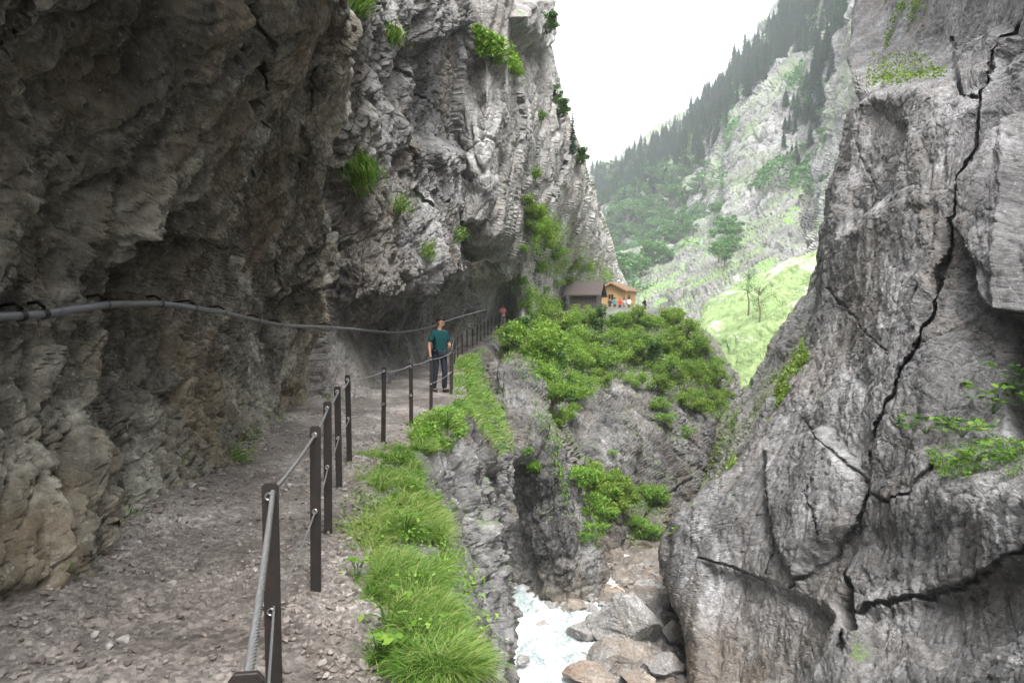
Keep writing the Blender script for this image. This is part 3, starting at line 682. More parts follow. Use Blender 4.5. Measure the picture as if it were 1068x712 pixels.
# loose stones, far too many to count
def ico(sub):
    bm = bmesh.new(); bmesh.ops.create_icosphere(bm, subdivisions=sub, radius=1.0)
    v = np.array([x.co[:] for x in bm.verts], f32); f = np.array([[a.index for a in x.verts] for x in bm.faces], np.int32); bm.free()
    return v, f
def stone_cloud(pos, size, sub, seed):
    bv, bf = ico(sub); n = len(pos); r = np.random.default_rng(seed)
    q = r.normal(size=(n, 4)); q /= np.linalg.norm(q, axis=1, keepdims=True)
    a, b, c_, d_ = q.T
    Rm = np.stack([np.stack([1 - 2 * (c_ * c_ + d_ * d_), 2 * (b * c_ - a * d_), 2 * (b * d_ + a * c_)], 1),
                   np.stack([2 * (b * c_ + a * d_), 1 - 2 * (b * b + d_ * d_), 2 * (c_ * d_ - a * b)], 1),
                   np.stack([2 * (b * d_ - a * c_), 2 * (c_ * d_ + a * b), 1 - 2 * (b * b + c_ * c_)], 1)], 1)
    sc = size[:, None] * r.uniform(0.55, 1.25, (n, 3))
    V = bv[None] * (1 + 0.28 * r.normal(size=(n, len(bv), 1)).clip(-1.4, 1.4)) * sc[:, None, :]
    V = np.einsum('nij,nkj->nki', Rm, V); V[:, :, 2] *= 0.7
    V += pos[:, None, :]
    Fc = bf[None] + (np.arange(n) * len(bv))[:, None, None]
    return V.reshape(-1, 3), Fc.reshape(-1, 3), np.repeat(r.random(n), len(bf))
tg = NT('stone')
at = tg.n('ShaderNodeAttribute'); at.attribute_name = 'rnd'
pos = tg.n('ShaderNodeNewGeometry').outputs['Position']
c = tg.ramp(at.outputs['Fac'], [(0, (0.09, 0.073, 0.063)), (0.5, (0.19, 0.165, 0.148)), (0.85, (0.25, 0.225, 0.205)), (1, (0.34, 0.32, 0.30))])
c = tg.mixc(0.6, c, tg.mixc(1.0, c, tg.ramp(tg.noise(pos, 40, 6, 0.7), [(0.35, 0.6), (0.65, 1.4)]), 'MULTIPLY'))
M_STONE = tg.done(tg.bsdf(c, 0.6, tg.bump(tg.noise(pos, 70, 5, 0.7), 0.4, 0.01)))
r = np.random.default_rng(5)
yv = 1.6 * (13 / 1.6) ** r.random(9000); xv0, xv1 = xw(yv) + 0.0, xrail(yv) + 0.5
xv = xv0 + (xv1 - xv0) * r.random(9000)
ed = np.exp(-np.minimum(np.abs(xv - xv0), np.abs(xrail(yv) + 0.2 - xv)) / 0.4)
keep = r.random(9000) < 0.10 + 0.5 * ed
xv, yv, ed = xv[keep], yv[keep], ed[keep]
sz = 0.007 + 0.016 * r.random(len(xv)) ** 2 + 0.03 * ed * r.random(len(xv)) ** 4
V, Fc, rn = stone_cloud(np.stack([xv, yv, path_height(xv, yv) + 0.016], 1), sz, 1, 8)
tag(link('gravel', np_mesh('gravel', V, Fc, False, {'rnd': ('FACE', rn)}), M_STONE), kind='stuff')

# river
gy = np.linspace(9, 31.5, 420); gx = np.linspace(-4.5, 7.5, 300)
Y, X = np.meshgrid(gy, gx, indexing='ij'); X = X.ravel(); Y = Y.ravel()
p = np.stack([X, Y, X * 0], 1).astype(f32)
ps = p / np.array([1, 1.7, 1], f32)
Z = -11.15 + 0.015 * (Y - 20) + 0.20 * fbm(ps * 0.55, 4, 401, 0.55, True) + 0.16 * fbm(ps * 1.7, 4, 405, 0.6, True) + 0.05 * fbm(ps * 5, 4, 409, 0.6)
tw = NT('torrent_water')
pos = tw.n('ShaderNodeNewGeometry').outputs['Position']
n1 = tw.noise(tw.mapping(pos, (1, 0.6, 1)), 0.9, 9, 0.68, 1.2); n2 = tw.noise(pos, 7, 8, 0.7, 0.5)
foam = tw.ramp(tw.math('ADD', tw.math('MULTIPLY', n1, 0.75), tw.math('MULTIPLY', n2, 0.25)), [(0.37, 0.0), (0.56, 1.0)])
c = tw.mixc(foam, (0.29, 0.37, 0.37), (0.66, 0.685, 0.685))
M_WATER = tw.done(tw.bsdf(c, tw.ramp(foam, [(0, 0.12), (1, 0.6)]), tw.bump(n2, 0.7, 0.12)))
idx = np.arange(len(gy) * len(gx)).reshape(len(gy), len(gx))
F_ = np.stack([idx[:-1, :-1], idx[:-1, 1:], idx[1:, 1:], idx[1:, :-1]], 2).reshape(-1, 4)
tag(link('river', np_mesh('river', np.stack([X, Y, Z], 1), F_, True), M_WATER), kind='structure')

# shingle bar beside it
gy = np.linspace(14, 32, 260); gx = np.linspace(-3, 9, 200)
Y, X = np.meshgrid(gy, gx, indexing='ij'); X = X.ravel(); Y = Y.ravel()
p = np.stack([X, Y, X * 0], 1).astype(f32)
edge = np.interp(Y, [14, 18, 20, 21.5, 23, 25, 27, 29, 36], [1.0, 1.3, 1.35, 1.5, 1.9, 2.0, 0.0, -3.0, -4.0]) + 0.5 * fbm(p * 0.8, 3, 421)
Z = -12.1 + 0.015 * (Y - 20) + 1.0 * sstep(-0.5, 0.9, X - edge) + 0.10 * np.clip(X - edge, 0, 3)
Z = Z + 0.28 * facets(p * 0.8, 431, 1.2) * 1.0 + 0.14 * facets(p * 2.2, 432) + 0.10 * fbm(p * 3, 5, 433)
idx = np.arange(len(gy) * len(gx)).reshape(len(gy), len(gx))
F_ = np.stack([idx[:-1, :-1], idx[:-1, 1:], idx[1:, 1:], idx[1:, :-1]], 2).reshape(-1, 4)
tag(link('riverbed', np_mesh('riverbed', np.stack([X, Y, Z], 1), F_), M_BED), kind='structure')

# rubble on the bar
r = np.random.default_rng(15); n_ = 900
yv = 15 + 15.5 * r.random(n_); ev = np.interp(yv, [14, 18, 20, 21.5, 23, 25, 27, 29, 36], [1.0, 1.3, 1.35, 1.5, 1.9, 2.0, 0.0, -3.0, -4.0])
xv = ev + 0.1 + (6.5 - ev) * r.random(n_)
zv = -12.1 + 0.015 * (yv - 20) + 1.0 * sstep(-0.5, 0.9, xv - ev) + 0.10 * np.clip(xv - ev, 0, 3) + 0.02
V, Fc, rn = stone_cloud(np.stack([xv, yv, zv], 1), 0.05 + 0.30 * r.random(n_) ** 3, 2, 18)
tag(link('rubble', np_mesh('rubble', V, Fc, False, {'rnd': ('FACE', rn)}), M_BOULDER), kind='stuff')

# valley floor: one sheet under everything, out to the far slopes
gx = np.linspace(-700, 900, 60); gy = np.linspace(-200, 1200, 60)
Y, X = np.meshgrid(gy, gx, indexing='ij')
idx = np.arange(3600).reshape(60, 60)
F_ = np.stack([idx[:-1, :-1], idx[:-1, 1:], idx[1:, 1:], idx[1:, :-1]], 2).reshape(-1, 4)
tag(link('ground', np_mesh('ground', np.stack([X.ravel(), Y.ravel(), np.full(3600, -13.0)], 1), F_), M_WETSLAB), kind='structure')

# boulders: planes cut from a ball, weathered
def boulder(px, py, w, h, d, seed, label, mat=None, planes=11, group=None, flat=1.0, tilt=0.0):
    bv, bf = ico(6 if w > 50 else 5); r = np.random.default_rng(seed)
    n = r.normal(size=(planes, 3)); n /= np.linalg.norm(n, axis=1, keepdims=True); hh = r.uniform(0.55, 0.95, planes)
    u = bv / np.linalg.norm(bv, axis=1, keepdims=True)
    dots = u @ n.T
    rad = np.where(dots > 0.05, hh / np.maximum(dots, 0.05), 9).min(1); rad = np.minimum(rad, 1.15)
    v = u * rad[:, None]
    v = v / np.abs(v).max(0)
    R_ = w * d / FPX / 2; H_ = h * d / FPX / 2
    if tilt: 
        ca, sa = math.cos(tilt), math.sin(tilt); v = np.stack([v[:, 0] * ca - v[:, 2] * sa, v[:, 1], v[:, 0] * sa + v[:, 2] * ca], 1); v = v / np.abs(v).max(0)
    v = v * np.array([R_, R_ * 0.8, H_])
    k = max(R_, H_)
    v = v + u * (rock_disp((v + seed).astype(f32), 0.8 * k, 0.10 * k, k=1.2, seed=seed, fine=1.4))[:, None]
    me = np_mesh('boulder', v, bf, False)
    o = link('boulder', me, mat or M_BOULDER); o.location = P(px, py, d)
    return tag(o, label, 'boulder', group)
boulder(654, 646, 84, 62, 23.2, 511, 'largest boulder on the gorge floor, pale grey and wedge-shaped with a sloping top', M_PALEB, planes=8, tilt=0.15)
boulder(656, 684, 84, 32, 22.0, 524, 'long low grey slab under the largest boulder', planes=10)
boulder(626, 617, 46, 15, 27.2, 533, 'pale flat tan slab behind the largest boulder', M_WETSLAB)
boulder(604, 658, 34, 20, 23.6, 541, 'rounded grey boulder with rusty foot at the edge of the white water', planes=14)
boulder(599, 634, 26, 17, 25.8, 552, 'small tan boulder at the waterline upstream of the rounded grey one', M_WETSLAB)
boulder(698, 630, 30, 28, 25.2, 561, 'blocky grey boulder right of the largest one, against the right cliff foot')
boulder(705, 657, 30, 28, 22.4, 573, 'dark narrow boulder wedged between the largest one and the right cliff')
boulder(697, 694, 42, 26, 20.8, 584, 'broken grey boulder at the foot of the right cliff near the bottom edge', planes=8)
boulder(616, 703, 60, 17, 20.6, 592, 'rust-streaked flat slab in the shallow water at the bottom', M_WETSLAB)
boulder(662, 707, 44, 13, 20.2, 599, 'thin ochre slab beside the rust-streaked one at the bottom', M_WETSLAB)
boulder(566, 652, 17, 11, 24.6, 603, 'small dark rock breaking the middle of the white water')
boulder(553, 604, 30, 28, 28.6, 612, 'tan rock block at the head of the white water under the spur', M_WETSLAB)
boulder(671, 613, 40, 14, 27.6, 622, 'low pinkish slab behind the largest boulder, next to the pale tan one', M_BOULDER)
boulder(632, 668, 20, 16, 22.9, 633, 'small angular stone leaning at the left foot of the largest boulder')
boulder(545, 688, 16, 10, 21.4, 641, 'small wet rock in the foam near the left gorge wall')

# ------------------------------------------------------------------ leaves and grass
def np_leaves(cent, size, up_bias=0.5, seed=0, lw=0.62):
    """each leaf a folded four-sided blade of two faces"""
    n = len(cent); r = np.random.default_rng(seed)
    nrm = r.normal(size=(n, 3)); nrm[:, 2] = np.abs(nrm[:, 2]) + up_bias; nrm /= np.linalg.norm(nrm, axis=1, keepdims=True)
    t = r.normal(size=(n, 3)); t -= nrm * np.einsum('ij,ij->i', t, nrm)[:, None]; t /= np.linalg.norm(t, axis=1, keepdims=True)
    b = np.cross(nrm, t)
    s = (size * r.uniform(0.65, 1.3, n))[:, None]
    a0 = cent - t * s * 0.5; a1 = cent + t * s * 0.5 - nrm * s * 0.12
    m = cent + nrm * s * 0.02
    w1 = m + b * s * 0.5 * lw - nrm * s * 0.07; w2 = m - b * s * 0.5 * lw - nrm * s * 0.07
    V = np.stack([a0, w1, a1, w2], 1).reshape(-1, 3)
    i = np.arange(n)[:, None] * 4
    Fc = np.concatenate([i + np.array([[0, 1, 2]]), i + np.array([[0, 2, 3]])], 1).reshape(-1, 3)
    return V, Fc, r.random(n).repeat(2)

def grass_blades(base, nrm, length, width, seed=0, droop=0.6, lean=(0, 0, 0)):
    n = len(base); r = np.random.default_rng(seed)
    az = r.uniform(0, 2 * np.pi, n)
    dirh = np.stack([np.cos(az), np.sin(az), np.zeros(n)], 1)
    up = np.array([0, 0, 1.0]) * 0.75 + nrm * 0.5 + dirh * r.uniform(0.1, 0.8, n)[:, None] + np.array(lean)
    up /= np.linalg.norm(up, axis=1, keepdims=True)
    L = (length * r.uniform(0.5, 1.25, n))[:, None]; wd = np.broadcast_to(width, n)[:, None]
    sd = np.cross(up, dirh + 0.01); sd /= np.linalg.norm(sd, axis=1, keepdims=True)
    hz = up.copy(); hz[:, 2] = 0; hz = hz / (np.linalg.norm(hz, axis=1, keepdims=True) + 1e-6)
    pts = []
    dr = droop * r.uniform(0.4, 1.4, n)[:, None]
    for k, wk in ((0, 0.8), (0.4, 1.0), (0.75, 0.75), (1.0, 0.12)):
        c_ = base + up * L * k + hz * L * dr * k * k * 0.5 - np.array([0, 0, 1.0]) * L * dr * k ** 2.2 * 0.75
        pts += [c_ - sd * wd * wk * 0.5, c_ + sd * wd * wk * 0.5]
    V = np.stack(pts, 1).reshape(-1, 3)
    i = np.arange(n)[:, None] * 8
    Fc = np.concatenate([i + np.array([[0, 1, 3, 2]]), i + np.array([[2, 3, 5, 4]]), i + np.array([[4, 5, 7, 6]])], 1).reshape(-1, 4)
    return V, Fc, r.random(n).repeat(3)

def pick(names, poly, n, seed=0, nzmin=-1.0, noise=None, near=None):
    """points on the rock inside a region of the photo: (positions, normals)"""
    r = np.random.default_rng(seed); Vs = []; Ns = []; Ws = []
    for nme in names:
        p = PATCH[nme]
        m = p['face'] & in_poly(p['px'], p['py'], poly) & (p['n'][:, 2] > nzmin) & (p['v'][:, 1] > 0.5)
        if near: m &= (p['v'][:, 1] > near[0]) & (p['v'][:, 1] < near[1])
        ii = np.nonzero(m)[0]
        if not len(ii): continue
        if noise:
            k = fbm((p['v'][ii] / noise[0]).astype(f32), 4, noise[2] if len(noise) > 2 else 77)
            ii = ii[k > noise[1]]
            if not len(ii): continue
        Vs.append(p['v'][ii]); Ns.append(p['n'][ii]); Ws.append(p['v'][ii, 1] ** 2)
    if not Vs: 
        print('PICK EMPTY', names, poly[:2]); return np.zeros((0, 3)), np.zeros((0, 3))
    Vs = np.concatenate(Vs); Ns = np.concatenate(Ns)
    j = r.integers(0, len(Vs), n)
    jit = r.normal(size=(n, 3)) * 0.002 * Vs[j][:, 1:2]
    return Vs[j] + jit, Ns[j]

M_GRASS = leaf_mat('grass_blade', (0.05, 0.115, 0.02), (0.125, 0.255, 0.04), (0.33, 0.38, 0.13), 0.42)
M_LEAF = leaf_mat('shrub_leaf', (0.085, 0.15, 0.022), (0.175, 0.275, 0.04), (0.32, 0.42, 0.08), 0.45)
M_LEAFD = leaf_mat('dark_leaf', (0.035, 0.085, 0.02), (0.065, 0.14, 0.03), (0.12, 0.22, 0.045), 0.4)
M_HERB = leaf_mat('herb_leaf', (0.09, 0.19, 0.03), (0.15, 0.30, 0.04), (0.29, 0.42, 0.08), 0.42)
M_FAR = leaf_mat('far_leaf', (0.05, 0.13, 0.05), (0.095, 0.21, 0.075), (0.17, 0.31, 0.10), 0.35)
M_NEEDLE = leaf_mat('needles', (0.018, 0.062, 0.034), (0.034, 0.105, 0.056), (0.06, 0.15, 0.075), 0.2, 0.7)
M_BARK = plain('bark', (0.10, 0.075, 0.055), 0.9, 0, 0.4, 6, 0.5)

LEDGE = ['gorge_ledge']
def grass_area(polys, n, L, wid, seed, names=LEDGE, nz=-0.15, lean=(0.15, -0.1, 0), droop=0.8, noise=None, near=None, mat=None, name='grass'):
    Vs, Fs, Rs, o = [], [], [], 0
    for k, poly in enumerate(polys):
        b, nn = pick(names, poly, n if isinstance(n, int) else n[k], seed + k, nz, noise, near)
        if not len(b): continue
        w = np.maximum(wid, 0.75 * b[:, 1] / FPX)
        cl = fbm((b * (1.6 / L / 5)).astype(f32), 3, seed + 5)
        V, Fc, rn = grass_blades(b, nn, np.full(len(b), L) * (0.95 + 0.45 * cl), w, seed + k, droop, lean)
        Vs.append(V); Fs.append(Fc + o); o += len(V); dead = np.repeat(np.random.default_rng(seed + 91).random(len(b)) < 0.06, 3); Rs.append(np.where(dead, 1.0, np.clip(rn * 0.7 + 0.2 + 0.8 * np.repeat(cl, 3), 0, 0.92)))
    if not Vs: return
    me = np_mesh(name, np.concatenate(Vs), np.concatenate(Fs), True, {'rnd': ('FACE', np.concatenate(Rs))})
    return tag(link(name, me, mat or M_GRASS), kind='stuff')

# the grassy verge outside the railing
grass_area([[(352, 545), (372, 505), (420, 498), (455, 545), (464, 592), (450, 625), (420, 600), (380, 590)],
            [(372, 640), (400, 590), (440, 610), (462, 650), (484, 712), (385, 712)]], [14000, 24000], 0.21, 0.0045, 701, near=(2.0, 7.5), lean=(0.25, -0.2, 0), noise=(0.45, -0.10))
grass_area([[(360, 480), (420, 466), (440, 500), (372, 505)], [(425, 470), (440, 436), (478, 430), (482, 452), (452, 474)]], [4000, 5000], 0.17, 0.0045, 721, near=(5, 13), noise=(0.4, -0.1))
grass_area([[(474, 378), (512, 362), (524, 400), (531, 470), (516, 482), (494, 440), (472, 425)]], [14000], 0.26, 0.006, 731, near=(11, 30), nz=-0.3, names=['gorge_ledge', 'gorge_spur'])
grass_area([[(520, 355), (565, 340), (580, 400), (556, 395), (540, 372), (522, 385)]], [5000], 0.28, 0.008, 741, names=['gorge_ledge', 'gorge_spur', 'gorge_head_wall'], near=(24, 50))
# ------------------------------------------------------------------ tubes
def tube(pts, rad, seg=8, twist=None, cap=True):
    """verts, faces(list of quads) for a tube through pts; rad scalar or per point"""
    pts = np.asarray(pts, float); n = len(pts); rad = np.broadcast_to(rad, n)
    t = np.gradient(pts, axis=0); t /= np.linalg.norm(t, axis=1, keepdims=True) + 1e-12
    ref = np.array([0, 0, 1.0]) if abs(t[0, 2]) < 0.9 else np.array([1.0, 0, 0])
    a = np.zeros_like(pts); u = np.cross(t[0], ref); u /= np.linalg.norm(u)
    for i in range(n):
        u = u - t[i] * (u @ t[i]); u /= np.linalg.norm(u) + 1e-12; a[i] = u
    b = np.cross(t, a)
    ang = np.linspace(0, 2 * np.pi, seg, endpoint=False)
    V = pts[:, None] + rad[:, None, None] * (np.cos(ang)[None, :, None] * a[:, None] + np.sin(ang)[None, :, None] * b[:, None])
    idx = np.arange(n * seg).reshape(n, seg); nx = np.roll(idx, -1, 1)
    Fq = np.stack([idx[:-1], nx[:-1], nx[1:], idx[1:]], 2).reshape(-1, 4)
    return V.reshape(-1, 3), Fq, (a, b)
def cat(parts):
    Vs, Fs, o = [], [], 0
    for v, f in parts:
        Vs.append(v); Fs.append(f + o); o += len(v)
    return np.concatenate(Vs), np.concatenate(Fs)
def spline(pts, n):
    return catmull(np.asarray(pts, float)[:, None, :], n, 0)[:, 0, :]
def box_bm(bm, sx, sy, sz, mat=None, bev=0.0):
    r = bmesh.ops.create_cube(bm, size=1.0); vs = r['verts']
    bmesh.ops.scale(bm, vec=(sx, sy, sz), verts=vs)
    if bev:
        es = list({e for v in vs for e in v.link_edges})
        vs = [v for v in bmesh.ops.bevel(bm, geom=es, offset=bev, segments=1, affect='EDGES')['verts']]
    if mat is not None: bmesh.ops.transform(bm, matrix=mat, verts=vs)
    return vs
def bm_obj(name, bm, m, parent=None, smooth=False):
    bmesh.ops.recalc_face_normals(bm, faces=bm.faces)
    me = bpy.data.meshes.new(name); bm.to_mesh(me); bm.free()
    if smooth: me.polygons.foreach_set('use_smooth', np.ones(len(me.polygons), bool))
    return link(name, me, m, parent)

# ------------------------------------------------------------------ steel railing along the drop
def metal(name, c0, c1, rough, met, scale=30, rust=None):
    t = NT(name); co = t.n('ShaderNodeNewGeometry').outputs['Position']
    n = t.noise(co, scale, 7, 0.65); c = t.mixc(n, c0, c1)
    if rust: c = t.mixc(t.ramp(t.noise(co, 7, 6, 0.7), [(0.5, 0), (0.66, 0.8)]), c, rust)
    return t.done(t.bsdf(c, t.ramp(n, [(0.3, rough - 0.12), (0.7, rough + 0.12)]), t.bump(n, 0.25, 0.003), met))
M_POST = metal('post_paint', (0.010, 0.008, 0.007), (0.022, 0.017, 0.015), 0.6, 0.0, rust=(0.028, 0.016, 0.011))
M_ROPE = metal('steel_rope', (0.16, 0.16, 0.165), (0.34, 0.34, 0.345), 0.5, 0.6, 120)
M_BOLT = metal('steel_bolt', (0.35, 0.35, 0.35), (0.6, 0.6, 0.6), 0.35, 0.9)
PY = [1.205, 2.64, 4.0, 5.2, 6.6, 7.9, 9.3, 10.8, 12.6, 15.5, 16.4, 20, 24.5, 28.4, 30.2, 32, 33.8, 35.5, 37.2, 39, 40.7, 42.4, 44, 45.6, 47.2]
RAIL = empty('railing', (float(xrail(2.64)), 2.64, -1.6))
tag(RAIL, 'long railing of dark flat steel posts with two wire ropes along the drop', 'railing')
RAIL_O = np.array(RAIL.location)
HT = {0: 1.0, 9: 1.02}
tops = []
def post_pt(i, h):
    y = PY[i]; return np.array([float(xrail(y)), y, float(zpath(y)) + h])
eye_prof = []
for i, y in enumerate(PY):
    b = post_pt(i, 0); tx = float(xrail(y + 0.5) - xrail(y - 0.5)); rz = -math.atan2(tx, 1.0) * 0.6
    r_ = np.random.default_rng(900 + i); lean = r_.normal() * 0.012; Hh = 1.0 + 0.02 * r_.normal()
    bm = bmesh.new()
    # flat bar with clipped upper corners
    w, th, z0, z1, ch = 0.031, 0.0065, -0.22, Hh, 0.014
    prof = [(-w, z0), (w, z0), (w, z1 - ch), (w - ch * 0.8, z1), (-w + ch * 0.8, z1), (-w, z1 - ch)]
    fr_ = [bm.verts.new((px, -th, pz)) for px, pz in prof]; bk = [bm.verts.new((px, th, pz)) for px, pz in prof]
    bm.faces.new(fr_); bm.faces.new(bk[::-1])
    for k in range(6): bm.faces.new((fr_[k], bk[k], bk[(k + 1) % 6], fr_[(k + 1) % 6]))
    bmesh.ops.bevel(bm, geom=bm.edges[:], offset=0.0015, segments=1, affect='EDGES')
    bmesh.ops.transform(bm, matrix=Matrix.Translation(Vector(b - RAIL_O)) @ Matrix.Rotation(rz, 4, 'Z') @ Matrix.Rotation(lean, 4, 'Y'), verts=bm.verts)
    po = bm_obj('post', bm, M_POST, RAIL)
    if i < 12:
        for hh in (Hh - 0.05, Hh - 0.50):
            c_ = b - RAIL_O + np.array([lean * hh, 0, hh])
            an = np.linspace(0, 2 * np.pi, 17)
            R1 = 0.013
            ring = np.stack([c_[0] + 0 * an, c_[1] - 0.012 + R1 * np.cos(an), c_[2] + R1 * np.sin(an)], 1)
            ring = np.stack([c_[0] + R1 * np.cos(an), np.full(17, c_[1] - 0.018), c_[2] + R1 * np.sin(an)], 1)
            V1, F1_, _ = tube(ring, 0.0045, 6)
            V2, F2_, _ = tube([(c_[0], c_[1] - 0.02, c_[2]), (c_[0], c_[1] + 0.02, c_[2])], 0.006, 8)
            v, f = cat([(V1, F1_), (V2, F2_)])
            link('eye_bolt', np_mesh('eye_bolt', v, f, True), M_BOLT, po)
def sag_line(a, b, sag, n):
    t = np.linspace(0, 1, n)[:, None]; p = a + (b - a) * t; p[:, 2] -= (4 * t * (1 - t))[:, 0] * sag
    return p
# thick hand rope: laid strands close by, a plain line further on
for i in range(-1, len(PY) - 1):
    if i == -1:
        b_ = post_pt(0, 0.95); a_ = np.array([-0.12, -0.5, -0.70])
    else:
        a_, b_ = post_pt(i, 0.95), post_pt(i + 1, 0.95)
    a_ = a_ - RAIL_O; b_ = b_ - RAIL_O
    L = np.linalg.norm(b_ - a_)
    if i <= 3:
        R0 = 0.0100 if i <= 0 else 0.0085
        n = int(L / 0.006); c_ = sag_line(a_, b_, 0.015, n); _, _, (aa, bb) = tube(c_, 0.01, 6)
        parts = []; s_ = np.linspace(0, L, n)
        for k in range(6):
            ph = 2 * np.pi * (s_ / 0.10 + k / 6)
            V, Fq, _ = tube(c_ + R0 * 0.68 * (np.cos(ph)[:, None] * aa + np.sin(ph)[:, None] * bb), R0 * 0.35, 6)
            parts.append((V, Fq))
        v, f = cat(parts)
    else:
        v, f, _ = tube(sag_line(a_, b_, 0.02 + 0.02 * random.random(), 10), 0.009, 6)
    link('hand_rope', np_mesh('hand_rope', v, f, True), M_ROPE, RAIL)
    if i == -1: a2, b2 = np.array([-0.1, -0.5, -1.15]) - RAIL_O, post_pt(0, 0.5) - RAIL_O
    else: a2, b2 = post_pt(i, 0.5) - RAIL_O, post_pt(i + 1, 0.5) - RAIL_O
    v, f, _ = tube(sag_line(a2, b2, 0.02, 12), 0.0052 if i < 8 else 0.0075, 6)
    link('lower_rope', np_mesh('lower_rope', v, f, True), M_ROPE, RAIL)

# ------------------------------------------------------------------ water pipe pinned to the wall
pp = [(-160, 345), (-60, 333), (0, 330), (30, 329), (52, 327), (85, 321), (120, 317), (165, 316), (200, 321), (235, 326), (260, 332), (282, 338), (310, 340), (340, 341), (370, 343), (400, 346), (420, 347), (440, 344), (462, 336), (486, 328), (506, 322)]
px_ = np.linspace(-160, 506, 155); py_ = np.interp(px_, [a for a, b in pp], [b for a, b in pp])
base = np.interp(px_, [-160, -60, 0, 85, 165, 235, 282, 340, 420, 440, 462, 486, 506], [3.3, 3.8, 4.2, 5.1, 6.6, 8.6, 10.4, 13.2, 21, 26, 33, 40, 48])
lim = []
for x, y, b0 in zip(px_, py_, base):
    s_ = surf(x, y, ['overhang_cliff', 'buttress_cliff'], 5) if x > 3 else None
    lim.append(min(b0 * 1.04, s_[0][1]) if s_ is not None else b0 * 0.95)
lim = np.array(lim)
env = np.array([lim[max(0, i - 4):i + 5].min() for i in range(155)])
env = np.convolve(np.pad(env, 6, 'edge'), np.ones(13) / 13, 'valid')
PIPE = [P(float(x), float(y), float(d) - 0.05) for x, y, d in zip(px_[::7], np.convolve(np.pad(py_, 3, 'edge'), np.ones(7) / 7, 'valid')[::7], env[::7])]
print('pipe', [round(float(q), 1) for q in env[::7]])
pl = spline(PIPE, 260)
M_PIPE = metal('pipe_grey', (0.10, 0.105, 0.12), (0.17, 0.175, 0.195), 0.38, 0.1, 12)
M_CLAMP = metal('clamp_black', (0.012, 0.012, 0.013), (0.03, 0.03, 0.03), 0.5, 0.3)
v, f, _ = tube(pl - pl[60], 0.027, 14)
PP = link('water_pipe', np_mesh('water_pipe', v, f, True), M_PIPE); PP.location = pl[60]
tag(PP, 'grey water pipe running along the overhanging rock wall above the path, held by black clamps', 'pipe')
lp = np.concatenate([[0], np.cumsum(np.linalg.norm(np.diff(pl, axis=0), axis=1))])
ppx, ppy = project(pl)
for tx in (22, 47, 110, 167, 202, 233, 270, 292, 345, 405):
    j = int(np.argmin(np.abs(ppx - tx)));j = min(max(j, 2), 256)
    tg_ = pl[j + 1] - pl[j - 1]; tg_ /= np.linalg.norm(tg_)
    V1, F1_, _ = tube([pl[j] - tg_ * 0.018 - pl[60], pl[j] + tg_ * 0.018 - pl[60]], 0.033, 14)
    e = pl[j] - pl[60]
    V2, F2_, _ = tube([e + (0, 0, 0.04), e + (-0.08, 0.06, 0.075), e + (-0.30, 0.2, 0.06)], 0.012, 6)
    v, f = cat([(V1, F1_), (V2, F2_)])
    link('pipe_clamp', np_mesh('pipe_clamp', v, f, True), M_CLAMP, PP)

# ------------------------------------------------------------------ people
def skin_mesh(name, joints, edges, m, parent, levels=2):
    """joints: name -> (xyz, radius or (rx, ry)); edges between them; grown into one smooth surface"""
    keys = list(joints); ix = {k: i for i, k in enumerate(keys)}
    me = bpy.data.meshes.new(name + '_skel'); me.from_pydata([joints[k][0] for k in keys], [(ix[a], ix[b]) for a, b in edges], []); me.update()
    o = bpy.data.objects.new(name + '_skel', me); COL.objects.link(o)
    o.modifiers.new('s', 'SKIN'); sm = o.modifiers.new('u', 'SUBSURF'); sm.levels = levels; sm.render_levels = levels
    for i, k in enumerate(keys):
        r = joints[k][1]; me.skin_vertices[0].data[i].radius = r if isinstance(r, tuple) else (r, r)
    me.skin_vertices[0].data[0].use_root = True
    dg = bpy.context.evaluated_depsgraph_get(); ev = o.evaluated_get(dg)
    out = bpy.data.meshes.new_from_object(ev); out.name = name
    bpy.data.objects.remove(o); bpy.data.meshes.remove(me)
    out.polygons.foreach_set('use_smooth', np.ones(len(out.polygons), bool))
    return link(name, out, m, parent)

M_SKIN = plain('skin', (0.30, 0.165, 0.11), 0.55, 0, 0.08, 8)
def cloth(name, c): return plain(name, c, 0.85, 0, 0.22, 9, 0.3, 0.2)

